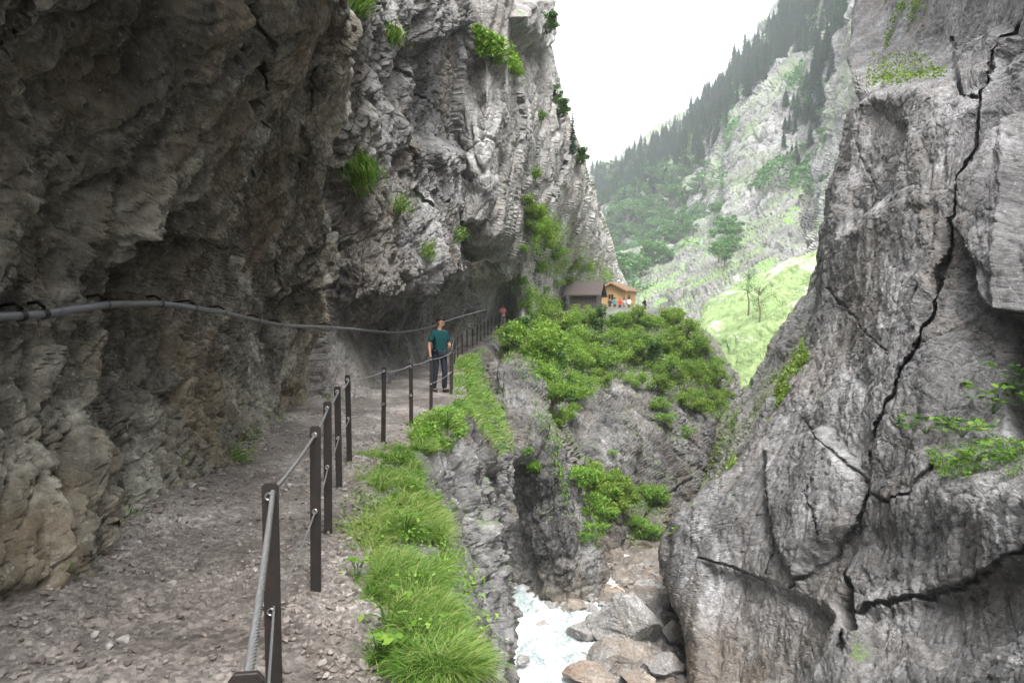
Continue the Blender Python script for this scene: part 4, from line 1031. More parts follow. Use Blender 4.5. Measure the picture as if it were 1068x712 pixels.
def person(loc, rz, label, shirt, trousers, hair, group=None, pose='stand', shoes=(0.02, 0.02, 0.02), long_hair=False, H=1.75, pack=None, fingers=True):
    root = empty('person', loc, rz); tag(root, label, 'person', group)
    k = H / 1.75
    S = lambda *p: tuple(q * k for q in p)
    # facing -y; +x is the figure's left hand side
    if pose == 'phone':
        eL, wL = S(0.25, -0.02, 1.12), S(0.10, -0.26, 1.10)      # this forearm comes across the belly
        eR, wR = S(-0.27, 0.03, 1.12), S(-0.285, -0.05, 0.86)
    elif pose == 'lean':
        eL, wL = S(0.27, -0.05, 1.12), S(0.24, -0.28, 1.10); eR, wR = S(-0.27, -0.04, 1.12), S(-0.22, -0.28, 1.14)
    elif pose == 'walk':
        eL, wL = S(0.26, 0.08, 1.12), S(0.27, 0.02, 0.87); eR, wR = S(-0.26, -0.06, 1.12), S(-0.25, -0.20, 0.92)
    else:
        eL, wL = S(0.26, 0.03, 1.12), S(0.27, -0.03, 0.86); eR, wR = S(-0.26, 0.03, 1.12), S(-0.27, -0.03, 0.86)
    st = {'walk': 0.16, 'phone': 0.05}.get(pose, 0.03)
    hipL, hipR = S(0.09, 0, 0.92), S(-0.09, 0, 0.92)
    kL, kR = S(0.10, -st - 0.02, 0.50), S(-0.10, st - 0.02, 0.50)
    aL, aR = S(0.105, -st * 1.1 + 0.02, 0.09), S(-0.105, st * 1.5 + 0.02, 0.09)
    hd = (0.03 if pose == 'phone' else 0.0)
    j = {'pelvis': (S(0, 0, 0.95), (0.13 * k, 0.10 * k)), 'waist': (S(0, 0, 1.10), (0.125 * k, 0.09 * k)), 'chest': (S(0, 0, 1.30), (0.15 * k, 0.105 * k)), 'neckb': (S(0, 0.01, 1.445), 0.07 * k),
         'neck': (S(0, 0.0, 1.51), 0.052 * k), 'chin': (S(hd, -0.02, 1.575), (0.062 * k, 0.070 * k)), 'head': (S(hd, -0.008, 1.655), (0.076 * k, 0.092 * k)), 'crown': (S(hd, 0.0, 1.71), (0.062 * k, 0.076 * k)),
         'shL': (S(0.165, 0, 1.41), 0.058 * k), 'eL': (eL, 0.042 * k), 'wL': (wL, 0.027 * k), 'shR': (S(-0.165, 0, 1.41), 0.058 * k), 'eR': (eR, 0.042 * k), 'wR': (wR, 0.027 * k),
         'hipL': (hipL, 0.085 * k), 'kL': (kL, 0.056 * k), 'aL': (aL, 0.038 * k), 'hipR': (hipR, 0.085 * k), 'kR': (kR, 0.056 * k), 'aR': (aR, 0.038 * k),
         'tL': ((aL[0] + 0.02, aL[1] - 0.14 * k, 0.035), 0.033 * k), 'tR': ((aR[0] - 0.02, aR[1] - 0.14 * k, 0.035), 0.033 * k)}
    ed = [('pelvis', 'waist'), ('waist', 'chest'), ('chest', 'neckb'), ('neckb', 'neck'), ('neck', 'chin'), ('chin', 'head'), ('head', 'crown'),
          ('chest', 'shL'), ('shL', 'eL'), ('eL', 'wL'), ('chest', 'shR'), ('shR', 'eR'), ('eR', 'wR'), ('pelvis', 'hipL'), ('hipL', 'kL'), ('kL', 'aL'), ('aL', 'tL'), ('pelvis', 'hipR'), ('hipR', 'kR'), ('kR', 'aR'), ('aR', 'tR')]
    for sd, e_, w_ in (('L', eL, wL), ('R', eR, wR)):
        e_, w_ = np.array(e_), np.array(w_); dr = (w_ - e_) / np.linalg.norm(w_ - e_)
        sx = np.cross(dr, (0, 1, 0.3)); sx /= np.linalg.norm(sx)
        pm = w_ + dr * 0.075 * k
        j['p' + sd] = (tuple(w_ + dr * 0.05 * k), (0.036 * k, 0.016 * k)); ed.append(('w' + sd, 'p' + sd))
        if fingers:
            nrm = np.cross(dr, sx)
            for q, (o_, ln) in enumerate(((-0.030, 0.062), (-0.010, 0.075), (0.010, 0.072), (0.030, 0.056))):
                b0 = pm + sx * o_ * k; b1 = b0 + dr * ln * 0.5 * k + nrm * 0.006 * k; b2 = b0 + dr * ln * 0.9 * k + nrm * 0.024 * k
                for s2, pt, rr in (('a', b0, 0.0095), ('b', b1, 0.0085), ('c', b2, 0.007)): j[f'f{sd}{q}{s2}'] = (tuple(pt), rr * k)
                ed += [('p' + sd, f'f{sd}{q}a'), (f'f{sd}{q}a', f'f{sd}{q}b'), (f'f{sd}{q}b', f'f{sd}{q}c')]
            t0 = w_ + dr * 0.035 * k + sx * 0.034 * k; t1 = t0 + dr * 0.045 * k + sx * 0.022 * k
            j['t' + sd + 'a'] = (tuple(t0), 0.011 * k); j['t' + sd + 'b'] = (tuple(t1), 0.008 * k)
            ed += [('p' + sd, 't' + sd + 'a'), ('t' + sd + 'a', 't' + sd + 'b')]
    if fingers:
        j['nose'] = (S(hd, -0.105, 1.635), 0.012 * k); ed.append(('head', 'nose'))
        j['earL'] = (S(hd + 0.082, 0.0, 1.64), 0.014 * k); j['earR'] = (S(hd - 0.082, 0.0, 1.64), 0.014 * k); ed += [('head', 'earL'), ('head', 'earR')]
    body = skin_mesh('body', j, ed, M_SKIN, root, 2)
    if fingers:
        for sx_ in (-1, 1):
            bm = bmesh.new(); bmesh.ops.create_uvsphere(bm, u_segments=8, v_segments=6, radius=0.011 * k)
            bmesh.ops.translate(bm, verts=bm.verts, vec=S(hd + 0.03 * sx_, -0.088, 1.655)); bm_obj('eye', bm, M_EYE, root, True)
        bm = bmesh.new(); box_bm(bm, 0.045 * k, 0.01, 0.010 * k, Matrix.Translation(S(hd, -0.089, 1.590)), 0.002); bm_obj('mouth', bm, M_LIP, root)
    e1 = lambda a, b, t: tuple(np.array(a) + (np.array(b) - np.array(a)) * t)
    shL, shR = S(0.165, 0, 1.41), S(-0.165, 0, 1.41)
    js = {'c': (S(0, 0, 1.12), (0.155 * k, 0.128 * k)), 'h': (S(0, 0, 0.87), (0.178 * k, 0.150 * k)), 'u': (S(0, -0.006, 1.30), (0.185 * k, 0.150 * k)), 'n': (S(0, 0.005, 1.46), 0.098 * k),
          'a': (shL, 0.074 * k), 'b': (e1(shL, eL, 0.85), 0.064 * k), 'd': (shR, 0.074 * k), 'e': (e1(shR, eR, 0.85), 0.064 * k)}
    skin_mesh('shirt', js, [('c', 'h'), ('c', 'u'), ('u', 'n'), ('u', 'a'), ('a', 'b'), ('u', 'd'), ('d', 'e')], cloth('shirt_cloth', shirt), root, 2)
    jt = {'p': (S(0, 0, 0.93), (0.138 * k, 0.108 * k)), 'a': (hipL, 0.096 * k), 'b': (kL, 0.073 * k), 'c': ((aL[0], aL[1], aL[2] - 0.01), 0.062 * k), 'd': (hipR, 0.096 * k), 'e': (kR, 0.073 * k), 'f': ((aR[0], aR[1], aR[2] - 0.01), 0.062 * k)}
    skin_mesh('trousers', jt, [('p', 'a'), ('a', 'b'), ('b', 'c'), ('p', 'd'), ('d', 'e'), ('e', 'f')], cloth('trouser_cloth', trousers), root, 2)
    for sd, a_ in (('L', aL), ('R', aR)):
        bx = 0.02 if sd == 'L' else -0.02
        jj = {'a': ((a_[0], a_[1] + 0.05 * k, 0.048), 0.058 * k), 'b': ((a_[0] + bx * .5, a_[1] - 0.06 * k, 0.048), (0.058 * k, 0.052 * k)), 'c': ((a_[0] + bx, a_[1] - 0.16 * k, 0.042), (0.055 * k, 0.048 * k))}
        skin_mesh('shoe', jj, [('a', 'b'), ('b', 'c')], cloth('shoe_leather', shoes), root, 2)
    bm = bmesh.new(); bmesh.ops.create_icosphere(bm, subdivisions=3, radius=1.0)
    for v_ in bm.verts:
        c0 = v_.co.copy(); wob_ = 1 + 0.05 * math.sin(9 * c0.x + 3) * math.sin(8 * c0.y) + 0.04 * math.sin(13 * c0.z + 5 * c0.x)
        v_.co = Vector((hd + c0.x * 0.098 * k * wob_, (0.010 + c0.y * 0.118 * wob_) * k, (1.682 + c0.z * 0.122 * wob_) * k))
    cut = [v_ for v_ in bm.verts if (v_.co.y < -0.035 * k and v_.co.z < 1.700 * k) or v_.co.z < 1.575 * k or (abs(v_.co.x - hd) > 0.06 * k and v_.co.y < 0.02 * k and v_.co.z < 1.66 * k)]
    bmesh.ops.delete(bm, geom=cut, context='VERTS')
    bm_obj('hair', bm, cloth('hair_strands', hair), root, True)
    if long_hair:
        jh = {'c': (S(hd, 0.075, 1.62), (0.070 * k, 0.045 * k)), 'e': (S(hd, 0.10, 1.44), (0.055 * k, 0.03 * k))}
        skin_mesh('ponytail', jh, [('c', 'e')], cloth('hair_strands', hair), root, 2)
    if pack:
        jb = {'a': (S(0, 0.20, 1.36), (0.13 * k, 0.08 * k)), 'b': (S(0, 0.21, 1.05), (0.14 * k, 0.09 * k))}
        skin_mesh('backpack', jb, [('a', 'b')], cloth('pack_cloth', pack), root, 2)
    return root
M_EYE = plain('eye_dark', (0.03, 0.02, 0.015), 0.2); M_LIP = plain('lips', (0.30, 0.13, 0.10), 0.5)
y0 = 16.0; x0_ = (458.5 - 534) / 712 * y0
pr = person((x0_, y0, float(path_height(np.array([x0_]), np.array([y0]))[0]) + 0.005), math.radians(38), 'person in dark teal t-shirt and dark trousers on the path, one forearm held across',
            (0.004, 0.042, 0.045), (0.018, 0.021, 0.032), (0.012, 0.010, 0.010), pose='phone')
y1 = 46.0; x1_ = (524.5 - 534) / 712 * y1
person((x1_, y1, float(path_height(np.array([x1_]), np.array([y1]))[0])), math.radians(25), 'person in a pink top standing far up the path beside the dark rock cleft', (0.55, 0.20, 0.21), (0.25, 0.24, 0.26), (0.05, 0.03, 0.02), pose='lean', long_hair=True, H=1.66, fingers=False)

# ------------------------------------------------------------------ two timber huts on the terrace
def wood(name, a, b, scale=(14, 14, 1.2)):
    t = NT(name); co = t.n('ShaderNodeTexCoord').outputs['Object']
    n = t.noise(t.mapping(co, scale), 2.0, 7, 0.65, 0.4); wv = t.n('ShaderNodeTexWave'); wv.inputs['Scale'].default_value = 1.6; wv.bands_direction = 'X'; t.l(co, wv.inputs['Vector'])
    c = t.mixc(n, a, b); g = t.ramp(wv.outputs['Fac'], [(0.0, 0.35), (0.12, 1.0)])
    c = t.mixc(1.0, c, g, 'MULTIPLY')
    return t.done(t.bsdf(c, 0.8, t.bump(n, 0.4, 0.02)))
M_WDARK = wood('weathered_timber', (0.045, 0.036, 0.030), (0.11, 0.092, 0.08))
M_WNEW = wood('new_timber', (0.40, 0.235, 0.10), (0.56, 0.36, 0.17))
M_SHING = wood('shingle_roof', (0.035, 0.026, 0.022), (0.085, 0.065, 0.058), (5, 5, 5))
M_SHING2 = wood('brown_roof', (0.12, 0.075, 0.05), (0.20, 0.13, 0.09), (5, 5, 5))
M_GLASS = plain('dark_glass', (0.02, 0.022, 0.025), 0.12)
M_TRIM = wood('timber_trim', (0.36, 0.19, 0.07), (0.48, 0.28, 0.12))
def roof_slab(bm, p0, p1, p2, p3, th):
    vs = [bm.verts.new(p) for p in (p0, p1, p2, p3)]; up = [bm.verts.new(Vector(p) + Vector((0, 0, th))) for p in (p0, p1, p2, p3)]
    bm.faces.new(vs); bm.faces.new(up[::-1])
    for k in range(4): bm.faces.new((vs[k], up[k], up[(k + 1) % 4], vs[(k + 1) % 4]))
def hut(loc, rz, L, Wd, Hw, Hr, label, mw, mr, gable_front, win, mt):
    """ridge along local x, length L, depth Wd"""
    root = empty('hut', loc, rz); tag(root, label, 'hut')
    bm = bmesh.new()
    a = [(-L / 2, -Wd / 2), (L / 2, -Wd / 2), (L / 2, Wd / 2), (-L / 2, Wd / 2)]
    lo_ = [bm.verts.new((x, y, -1.5)) for x, y in a]; hi_ = [bm.verts.new((x, y, Hw)) for x, y in a]
    g0 = bm.verts.new((-L / 2, 0, Hw + Hr)); g1 = bm.verts.new((L / 2, 0, Hw + Hr))
    for k in (0, 2): bm.faces.new((lo_[k], lo_[(k + 1) % 4], hi_[(k + 1) % 4], hi_[k]))
    bm.faces.new((lo_[1], lo_[2], hi_[2], g1, hi_[1])); bm.faces.new((lo_[3], lo_[0], hi_[0], g0, hi_[3]))
    bm_obj('wall', bm, mw, root)
    ov = 0.45; s = Hr / (Wd / 2)
    for sy in (-1, 1):
        bm = bmesh.new(); ye = sy * (Wd / 2 + ov); ze = Hw - s * ov + 0.03
        roof_slab(bm, (-L / 2 - ov, ye, ze), (L / 2 + ov, ye, ze), (L / 2 + ov, sy * 0.002, Hw + Hr + 0.03), (-L / 2 - ov, sy * 0.002, Hw + Hr + 0.03), 0.13)
        bm_obj('roof', bm, mr, root)
    for sx in (-1, 1):
        for sy in (-1, 1):
            bm = bmesh.new()
            p0 = Vector((sx * (L / 2 + ov + 0.03), sy * (Wd / 2 + ov), Hw - s * ov - 0.02)); p1 = Vector((sx * (L / 2 + ov + 0.03), sy * 0.01, Hw + Hr - 0.02))
            roof_slab(bm, p0 - Vector((0.02, 0, 0)), p0 + Vector((0.02, 0, 0)), p1 + Vector((0.02, 0, 0)), p1 - Vector((0.02, 0, 0)), 0.2); bm_obj('barge_board', bm, mt, root)
    for (face, u, z, w, h) in win:
        M = Matrix.Translation((u, -Wd / 2 - 0.02, z)) if face == 'front' else Matrix.Translation((-L / 2 - 0.02, u, z)) @ Matrix.Rotation(math.radians(-90), 4, 'Z')
        bm = bmesh.new(); box_bm(bm, w, 0.03, h, M); fo = bm_obj('window' if h < 1.5 else 'door', bm, M_GLASS if h < 1.5 else M_WDARK, root)
        bm = bmesh.new()
        for dx, dz, sx, sz in ((-w / 2 - .03, 0, .07, h + .13), (w / 2 + .03, 0, .07, h + .13), (0, h / 2 + .03, w - .02, .07), (0, -h / 2 - .03, w - .02, .07), (0, 0, .035, h - .01)):
            box_bm(bm, sx, 0.07, sz, M @ Matrix.Translation((dx, -0.02, dz)))
        bm_obj('frame', bm, mt, fo)
    return root
hut(P(611, 325, 69), math.radians(-16), 2.7, 3.6, 1.75, 1.1, 'dark weathered timber hut with a grey-brown shingle roof, close against the cliff', M_WDARK, M_SHING, False, [('front', 0.5, 0.65, 0.7, 1.55)], M_WDARK)
hut(P(644, 326, 80), math.radians(62), 3.6, 3.1, 2.55, 0.75, 'bright new timber hut with low brown gable roof and small window', M_WNEW, M_SHING2, True, [('side', 0.15, 1.75, 0.62, 0.62), ('front', -0.6, 1.7, 0.7, 0.6)], M_TRIM)
# visitors in front of the huts
VIS = [(621.5, 76, 'white top', (0.75, 0.75, 0.75), (0.1, 0.1, 0.13), 'leftmost visitor at the huts, in a white top, in front of the dark hut'),
       (626, 75, 'grey', (0.45, 0.5, 0.55), (0.1, 0.1, 0.1), 'visitor in a pale grey top at the corner between the two huts'),
       (636, 75.5, 'black', (0.03, 0.03, 0.04), (0.05, 0.05, 0.08), 'visitor in black below the window of the bright timber hut'),
       (641, 74.5, 'teal', (0.04, 0.25, 0.27), (0.06, 0.06, 0.08), 'visitor in a turquoise top in front of the bright timber hut'),
       (646.5, 75, 'red', (0.55, 0.06, 0.06), (0.05, 0.06, 0.12), 'visitor in a red top in front of the bright timber hut'),
       (651, 75.5, 'blue', (0.22, 0.38, 0.60), (0.3, 0.28, 0.25), 'visitor in a light blue top near the right corner of the bright hut'),
       (656, 74.5, 'white', (0.8, 0.78, 0.76), (0.08, 0.09, 0.12), 'visitor in a white top at the right corner of the bright hut'),
       (672.5, 74, 'navy', (0.02, 0.025, 0.05), (0.02, 0.02, 0.03), 'visitor in dark clothes with a backpack standing alone right of the huts')]
for q, (vx, vd, _, sc_, tc_, lb) in enumerate(VIS):
    pz = P(vx, 326.5 + (q % 3) * 0.6, vd)
    person(pz, math.radians([20, -40, 10, 160, -30, 60, 0, 100][q]), lb, sc_, tc_, [(0.02, 0.015, 0.01), (0.2, 0.12, 0.05), (0.03, 0.02, 0.02)][q % 3], 'visitors in front of the huts', ['stand', 'walk', 'lean'][q % 3], H=1.7 + 0.04 * (q % 3), pack=(0.02, 0.02, 0.03) if q == 7 else None, fingers=False)

# ------------------------------------------------------------------ shrubs, plants and trees
def copy_thing(o, loc, rz=0.0, scale=1.0, label=None, group=None):
    c = o.copy(); COL.objects.link(c); c.location = loc; c.rotation_euler = (0, 0, rz); c.scale = (scale,) * 3 if not isinstance(scale, tuple) else scale
    if label: c['label'] = label
    if group: c['group'] = group
    for ch in o.children:
        d = ch.copy(); COL.objects.link(d); d.parent = c
    return c
def limb_set(r, H, n, spread, rad):
    parts = []
    for k in range(n):
        az = r.uniform(0, 6.28); s = spread * r.uniform(0.5, 1)
        p = [(0, 0, 0), (0.3 * s * math.cos(az), 0.3 * s * math.sin(az), 0.45 * H), (s * math.cos(az + .3), s * math.sin(az + .3), H * r.uniform(0.75, 1))]
        V, Fq, _ = tube(spline(p, 6), np.linspace(rad, rad * 0.3, 6), 5); parts.append((V, Fq))
    return cat(parts)
def clump_points(r, n, R, H, nclump, flat=0.7):
    c = r.normal(size=(nclump, 3)); c /= np.linalg.norm(c, axis=1, keepdims=True); c *= r.uniform(0.45, 1.0, (nclump, 1))
    c = c * np.array([R, R, H / 2]) + np.array([0, 0, H * 0.55])
    cr = R * r.uniform(0.22, 0.42, nclump)
    j = r.integers(0, nclump, n)
    d = r.normal(size=(n, 3)); d /= np.linalg.norm(d, axis=1, keepdims=True); d *= r.uniform(0.3, 1.0, (n, 1)) ** 0.6
    return c[j] + d * cr[j][:, None] * np.array([1, 1, flat])
def shrub_proto(seed, n, R, H, leaf, mat, loc, label, group, nm='shrub', nclump=16, cat_='shrub'):
    r = np.random.default_rng(seed); root = empty(nm, loc); tag(root, label, cat_, group)
    V, Fc, rn = np_leaves(clump_points(r, n, R, H, nclump), np.full(n, leaf), 0.7, seed)
    V[:, 2] = np.maximum(V[:, 2], -0.3)
    link('foliage', np_mesh('foliage', V, Fc, False, {'rnd': ('FACE', rn)}), mat, root)
    v, f = limb_set(r, H * 0.8, 6, R * 0.6, 0.03 * H); link('stem', np_mesh('stem', v, f, True), M_BARK, root)
    return root

M_LEAFY = leaf_mat('yellow_leaf', (0.09, 0.175, 0.027), (0.185, 0.315, 0.05), (0.33, 0.45, 0.10), 0.45)
r = np.random.default_rng(77)
# bushes over the brow below the huts: positions on the head wall
SHN = 0
SHP = []
def shrub_on(px, py, sc, kind, names, label, group, sink=0.15):
    global SHN
    s_ = surf(px, py, names, 5)
    if s_ is None: print('no ground for shrub', px, py); return
    p = s_[0] - np.array([0, 0, sink * sc])
    while len(SHP) <= kind: SHP.append(None)
    if SHP[kind] is None:
        spec = [(31, 4600, 1.15, 1.5, 0.115, M_LEAF, 24), (32, 5000, 1.3, 1.3, 0.10, M_LEAFY, 28), (33, 2400, 1.1, 1.7, 0.15, M_LEAFD, 15), (34, 900, 0.5, 0.45, 0.06, M_HERB, 9), (35, 1500, 0.9, 0.9, 0.09, M_HERB, 14)][kind]
        o = shrub_proto(spec[0], spec[1], spec[2], spec[3], spec[4], spec[5], tuple(p), label, group, nclump=spec[6]); o.scale = (sc,) * 3; SHP[kind] = o
    else: o = copy_thing(SHP[kind], tuple(p), r.uniform(0, 6.28), sc, label, group)
    return o
HW = ['gorge_head_wall', 'gorge_spur', 'gorge_ledge']
brow = [(588, 334), (604, 333), (622, 333), (640, 333), (657, 333), (675, 332), (690, 333), (703, 336), (552, 352), (566, 346), (580, 342), (596, 338), (612, 336), (630, 336), (648, 335), (664, 335), (682, 335), (698, 338), (712, 347), (724, 356), (736, 368), (745, 382), (752, 396), (757, 412),
        (560, 366), (576, 362), (592, 358), (610, 356), (628, 356), (646, 354), (664, 354), (682, 356), (700, 362), (714, 372), (726, 384), (736, 398), (746, 412), (750, 426),
        (578, 380), (596, 378), (616, 376), (636, 376), (656, 376), (676, 378), (694, 384), (710, 394), (724, 408), (736, 424),
        (588, 398), (606, 398), (628, 398), (668, 398), (690, 404), (584, 418), (600, 416), (716, 424), (690, 420)]
for q, (x, y) in enumerate(brow):
    kd = [0, 1, 0, 2, 1][q % 5]
    if x > 700 and kd == 2: kd = 0
    shrub_on(x + r.uniform(-4, 4), y + r.uniform(-3, 3), (0.62 if y < 335 else 1.15 if y < 390 else 0.8) * r.uniform(0.75, 1.2), kd, HW, 'one of the leafy green bushes crowding the brow of the gorge below the huts', 'bushes on the brow below the huts')
for (x, y, sc, lb) in [(622, 520, 1.4, 'light green bush on the rock shelf in the middle of the gorge wall'), (610, 508, 1.1, 'bush on the left end of the rock shelf in the gorge wall, by the spur'), (628, 545, 1.2, 'bush hanging below the rock shelf in the gorge wall'),
                      (640, 505, 0.9, 'small bush on the upper end of the rock shelf in the gorge wall'), (682, 520, 1.3, 'round green bush on the ledge in the dark hollow of the gorge head wall'), (672, 552, 1.0, 'low bush below the round one in the dark hollow of the head wall'),
                      (614, 560, 0.5, 'small bush low on the gorge wall above the rusty rock'), (700, 440, 0.9, 'grassy bush on the slanting ledge right of the gorge head wall'), (722, 450, 0.8, 'small bush at the right end of the slanting ledge of the head wall'), (636, 470, 0.4, 'little bush in a crack midway up the gorge head wall')]:
    shrub_on(x, y, sc, 4, HW, lb, None)
HC = ['hut_cliff']
for q, (x, y, sc) in enumerate([(606, 500, .9), (616, 510, 1.0), (630, 512, 1.1), (644, 514, 1.0), (618, 532, 1.1), (632, 532, 1.0), (622, 556, .8), (652, 520, .8)]):
    shrub_on(x, y, sc, [4, 0][q % 2], HW, 'one of the bushes massed on the rock shelf in the gorge wall', 'bushes on the rock shelf')
for q, (x, y, sc) in enumerate([(674, 514, .8), (690, 522, .9), (664, 546, .7), (680, 556, .7)]):
    shrub_on(x, y, sc, 4, HW, 'one of the low bushes in the dark hollow of the head wall', 'bushes in the hollow')
for q, (x, y, sc) in enumerate([(570, 372, .7), (574, 392, .8), (580, 410, .7), (588, 440, .5), (572, 356, .8), (596, 430, .6)]):
    shrub_on(x, y, sc, [0, 4, 1][q % 3], HW, 'one of the bushes trailing down the seam beside the gorge spur', 'bushes in the seam')
for q, (x, y, sc) in enumerate([(553, 225, .9), (558, 245, 1.0), (548, 262, .7), (572, 262, 1.2), (582, 270, 1.3), (590, 280, 1.3), (598, 286, 1.3), (566, 286, .9), (606, 278, 1.2), (578, 248, 1.0), (612, 284, 1.1), (585, 296, 1.2), (596, 300, 1.0), (545, 300, .7), (573, 300, .9), (566, 230, .8)]):
    shrub_on(x, y, sc * 0.85, [0, 1, 4][q % 3], HC, 'one of the bushes clinging to the green seams of the cliff left of the huts', 'bushes on the cliff left of the huts', 0.3)
for (x, y, sc, lb) in [(572, 38, 0.8, 'spindly bush on the cliff skyline near the top of the frame'), (584, 100, 0.7, 'bush on the cliff skyline below the spindly one'), (586, 118, 0.9, 'darker bush hanging on the cliff edge below the skyline bush'), (606, 176, 1.0, 'dark bush on the cliff edge above the huts, lowest on that skyline'),
                      (514, 45, 0.5, 'yellow-green bush on the ledge between the two buttresses'), (520, 58, .4, 'small bush just below the yellow-green one between the buttresses')]:
    shrub_on(x, y, sc, 4 if 'yellow' in lb or 'small' in lb else 2, ['hut_cliff'], lb, None)

# single tufts on the bare rock
def tuft(px, py, names, n, L, label, seed, spread=0.12):
    s_ = surf(px, py, names, 4)
    if s_ is None: print('no tuft', px, py); return
    rr = np.random.default_rng(seed); b = rr.normal(size=(n, 3)) * spread
    V, Fc, rn = grass_blades(b, np.tile(s_[1], (n, 1)), np.full(n, L), max(0.006, 0.9 * s_[0][1] / FPX), seed, 0.65, tuple(s_[1] * 0.15 + np.array([0, 0, 0.35])))
    o = link('grass_tuft', np_mesh('grass_tuft', V, Fc, True, {'rnd': ('FACE', rn)}), M_GRASS); o.location = tuple(s_[0] + s_[1] * 0.03)
    return tag(o, label, 'grass tuft')
BC = ['buttress_cliff', 'overhang_cliff', 'hut_cliff']
tuft(380, 183, BC, 900, 0.42, 'big round bright green grass tuft on the bare buttress above the pipe', 1, 0.16)
tuft(417, 214, BC, 200, 0.25, 'small grass tuft right of and below the big round tuft on the buttress', 2)
tuft(448, 266, BC, 160, 0.22, 'small grass tuft low on the buttress overhang, above the person in teal', 3)
tuft(479, 245, BC, 140, 0.25, 'grass tuft at the buttress corner edge', 4)
tuft(413, 40, BC, 220, 0.25, 'grass tuft high on the buttress near the top of the frame', 5, 0.11)
tuft(375, 8, BC, 260, 0.25, 'grass tuft at the very top of the buttress beside the dark overhang', 6, 0.11)
tuft(247, 474, ['overhang_cliff'], 120, 0.16, 'yellow-green grass tuft at the wall foot along the inner side of the path', 7, 0.1)
tuft(136, 543, ['overhang_cliff'], 60, 0.10, 'tiny tuft at the wall foot nearest the camera', 8, 0.05)
tuft(262, 458, ['overhang_cliff'], 90, 0.14, 'tuft at the wall foot, farther along the path than the yellow-green one', 9, 0.1)
for q, (x, y) in enumerate([(560, 180), (566, 120)]):
    tuft(x, y, ['hut_cliff'], 160, 0.5, ['tuft at mid height of the hut cliff, the farthest right', 'tuft near the skyline of the hut cliff', 'tuft above the green seams of the hut cliff', 'tuft in the crack of the hut cliff below the dark nose', 'tuft at the inner edge of the hut cliff by the dark corner', 'upper tuft at the inner edge of the hut cliff', 'tuft low at the inner edge of the hut cliff', 'tuft in the middle of the bare hut cliff'][q], 20 + q, 0.13)

# moss and ground cover: cannot be counted
def leaf_cover(polys, names, n, size, seed, mat, noise=None, nz=-0.2, name='ground_cover', off=0.05, near=None):
    Vs, Fs, Rs, o = [], [], [], 0
    for k, poly in enumerate(polys):
        b, nn = pick(names, poly, n, seed + k, nz, noise, near)
        if not len(b): continue
        rr = np.random.default_rng(seed + k)
        b = b + nn * (rr.random((len(b), 1)) * off)
        V, Fc, rn = np_leaves(b, np.maximum(size, 1.7 * b[:, 1] / FPX), 0.5, seed + k)
        Vs.append(V); Fs.append(Fc + o); o += len(V); Rs.append(rn)
    if Vs: tag(link(name, np_mesh(name, np.concatenate(Vs), np.concatenate(Fs), False, {'rnd': ('FACE', np.concatenate(Rs))}), mat), kind='stuff')
leaf_cover([[(545, 215), (565, 215), (612, 262), (640, 290), (600, 305), (565, 285), (548, 250)], [(500, 30), (530, 60), (540, 80), (505, 60)], [(530, 290), (560, 300), (590, 320), (560, 335), (535, 320)]], HC, 6500, 0.13, 801, M_LEAFY, (3, -0.12), off=0.5)
leaf_cover([[(535, 345), (600, 335), (690, 335), (755, 400), (752, 440), (700, 420), (650, 395), (600, 420), (560, 390)]], HW, 30000, 0.10, 811, M_LEAFY, (3, -0.25), off=0.7)
leaf_cover([[(700, 560), (690, 548), (740, 470), (770, 425), (820, 380), (840, 340), (845, 380), (800, 440), (740, 520)]], ['mossy_cliff', 'right_cliff'], 3500, 0.10, 821, M_LEAF, (1.5, 0.12), nz=0.0, off=0.12)
leaf_cover([[(905, 60), (960, 55), (985, 82), (905, 92)], [(940, 0), (975, 0), (950, 40), (925, 50)]], ['right_cliff'], 1100, 0.11, 831, M_LEAF, (2, 0.05), nz=0.1, off=0.3)
leaf_cover([[(430, 440), (475, 428), (490, 445), (470, 470), (425, 470)], [(535, 385), (560, 380), (560, 440), (600, 560), (585, 470)], [(545, 470), (560, 465), (568, 490), (552, 492)], [(562, 360), (592, 355), (586, 420), (602, 470), (582, 470), (566, 430)], [(600, 495), (645, 490), (668, 520), (640, 550), (622, 575), (606, 540)], [(662, 508), (698, 512), (690, 560), (655, 560)]], HW, 2600, 0.07, 841, M_HERB, (0.8, -0.05), off=0.12)
leaf_cover([[(965, 470), (1068, 455), (1068, 495), (985, 500)]], ['right_cliff'], 2200, 0.05, 851, M_HERB, (0.5, -0.1), nz=0.0, off=0.12)
leaf_cover([[(350, 545), (420, 470), (475, 560), (505, 700), (380, 712)]], LEDGE, 1600, 0.03, 861, M_HERB, (0.5, 0.02), nz=0.0, off=0.16, near=(2, 8))
leaf_cover([[(60, 600), (135, 545), (240, 470), (300, 440), (370, 430), (370, 410), (300, 410), (220, 450), (100, 540)]], ['overhang_cliff', 'buttress_cliff'], 500, 0.025, 871, M_HERB, (0.6, 0.25), off=0.03)

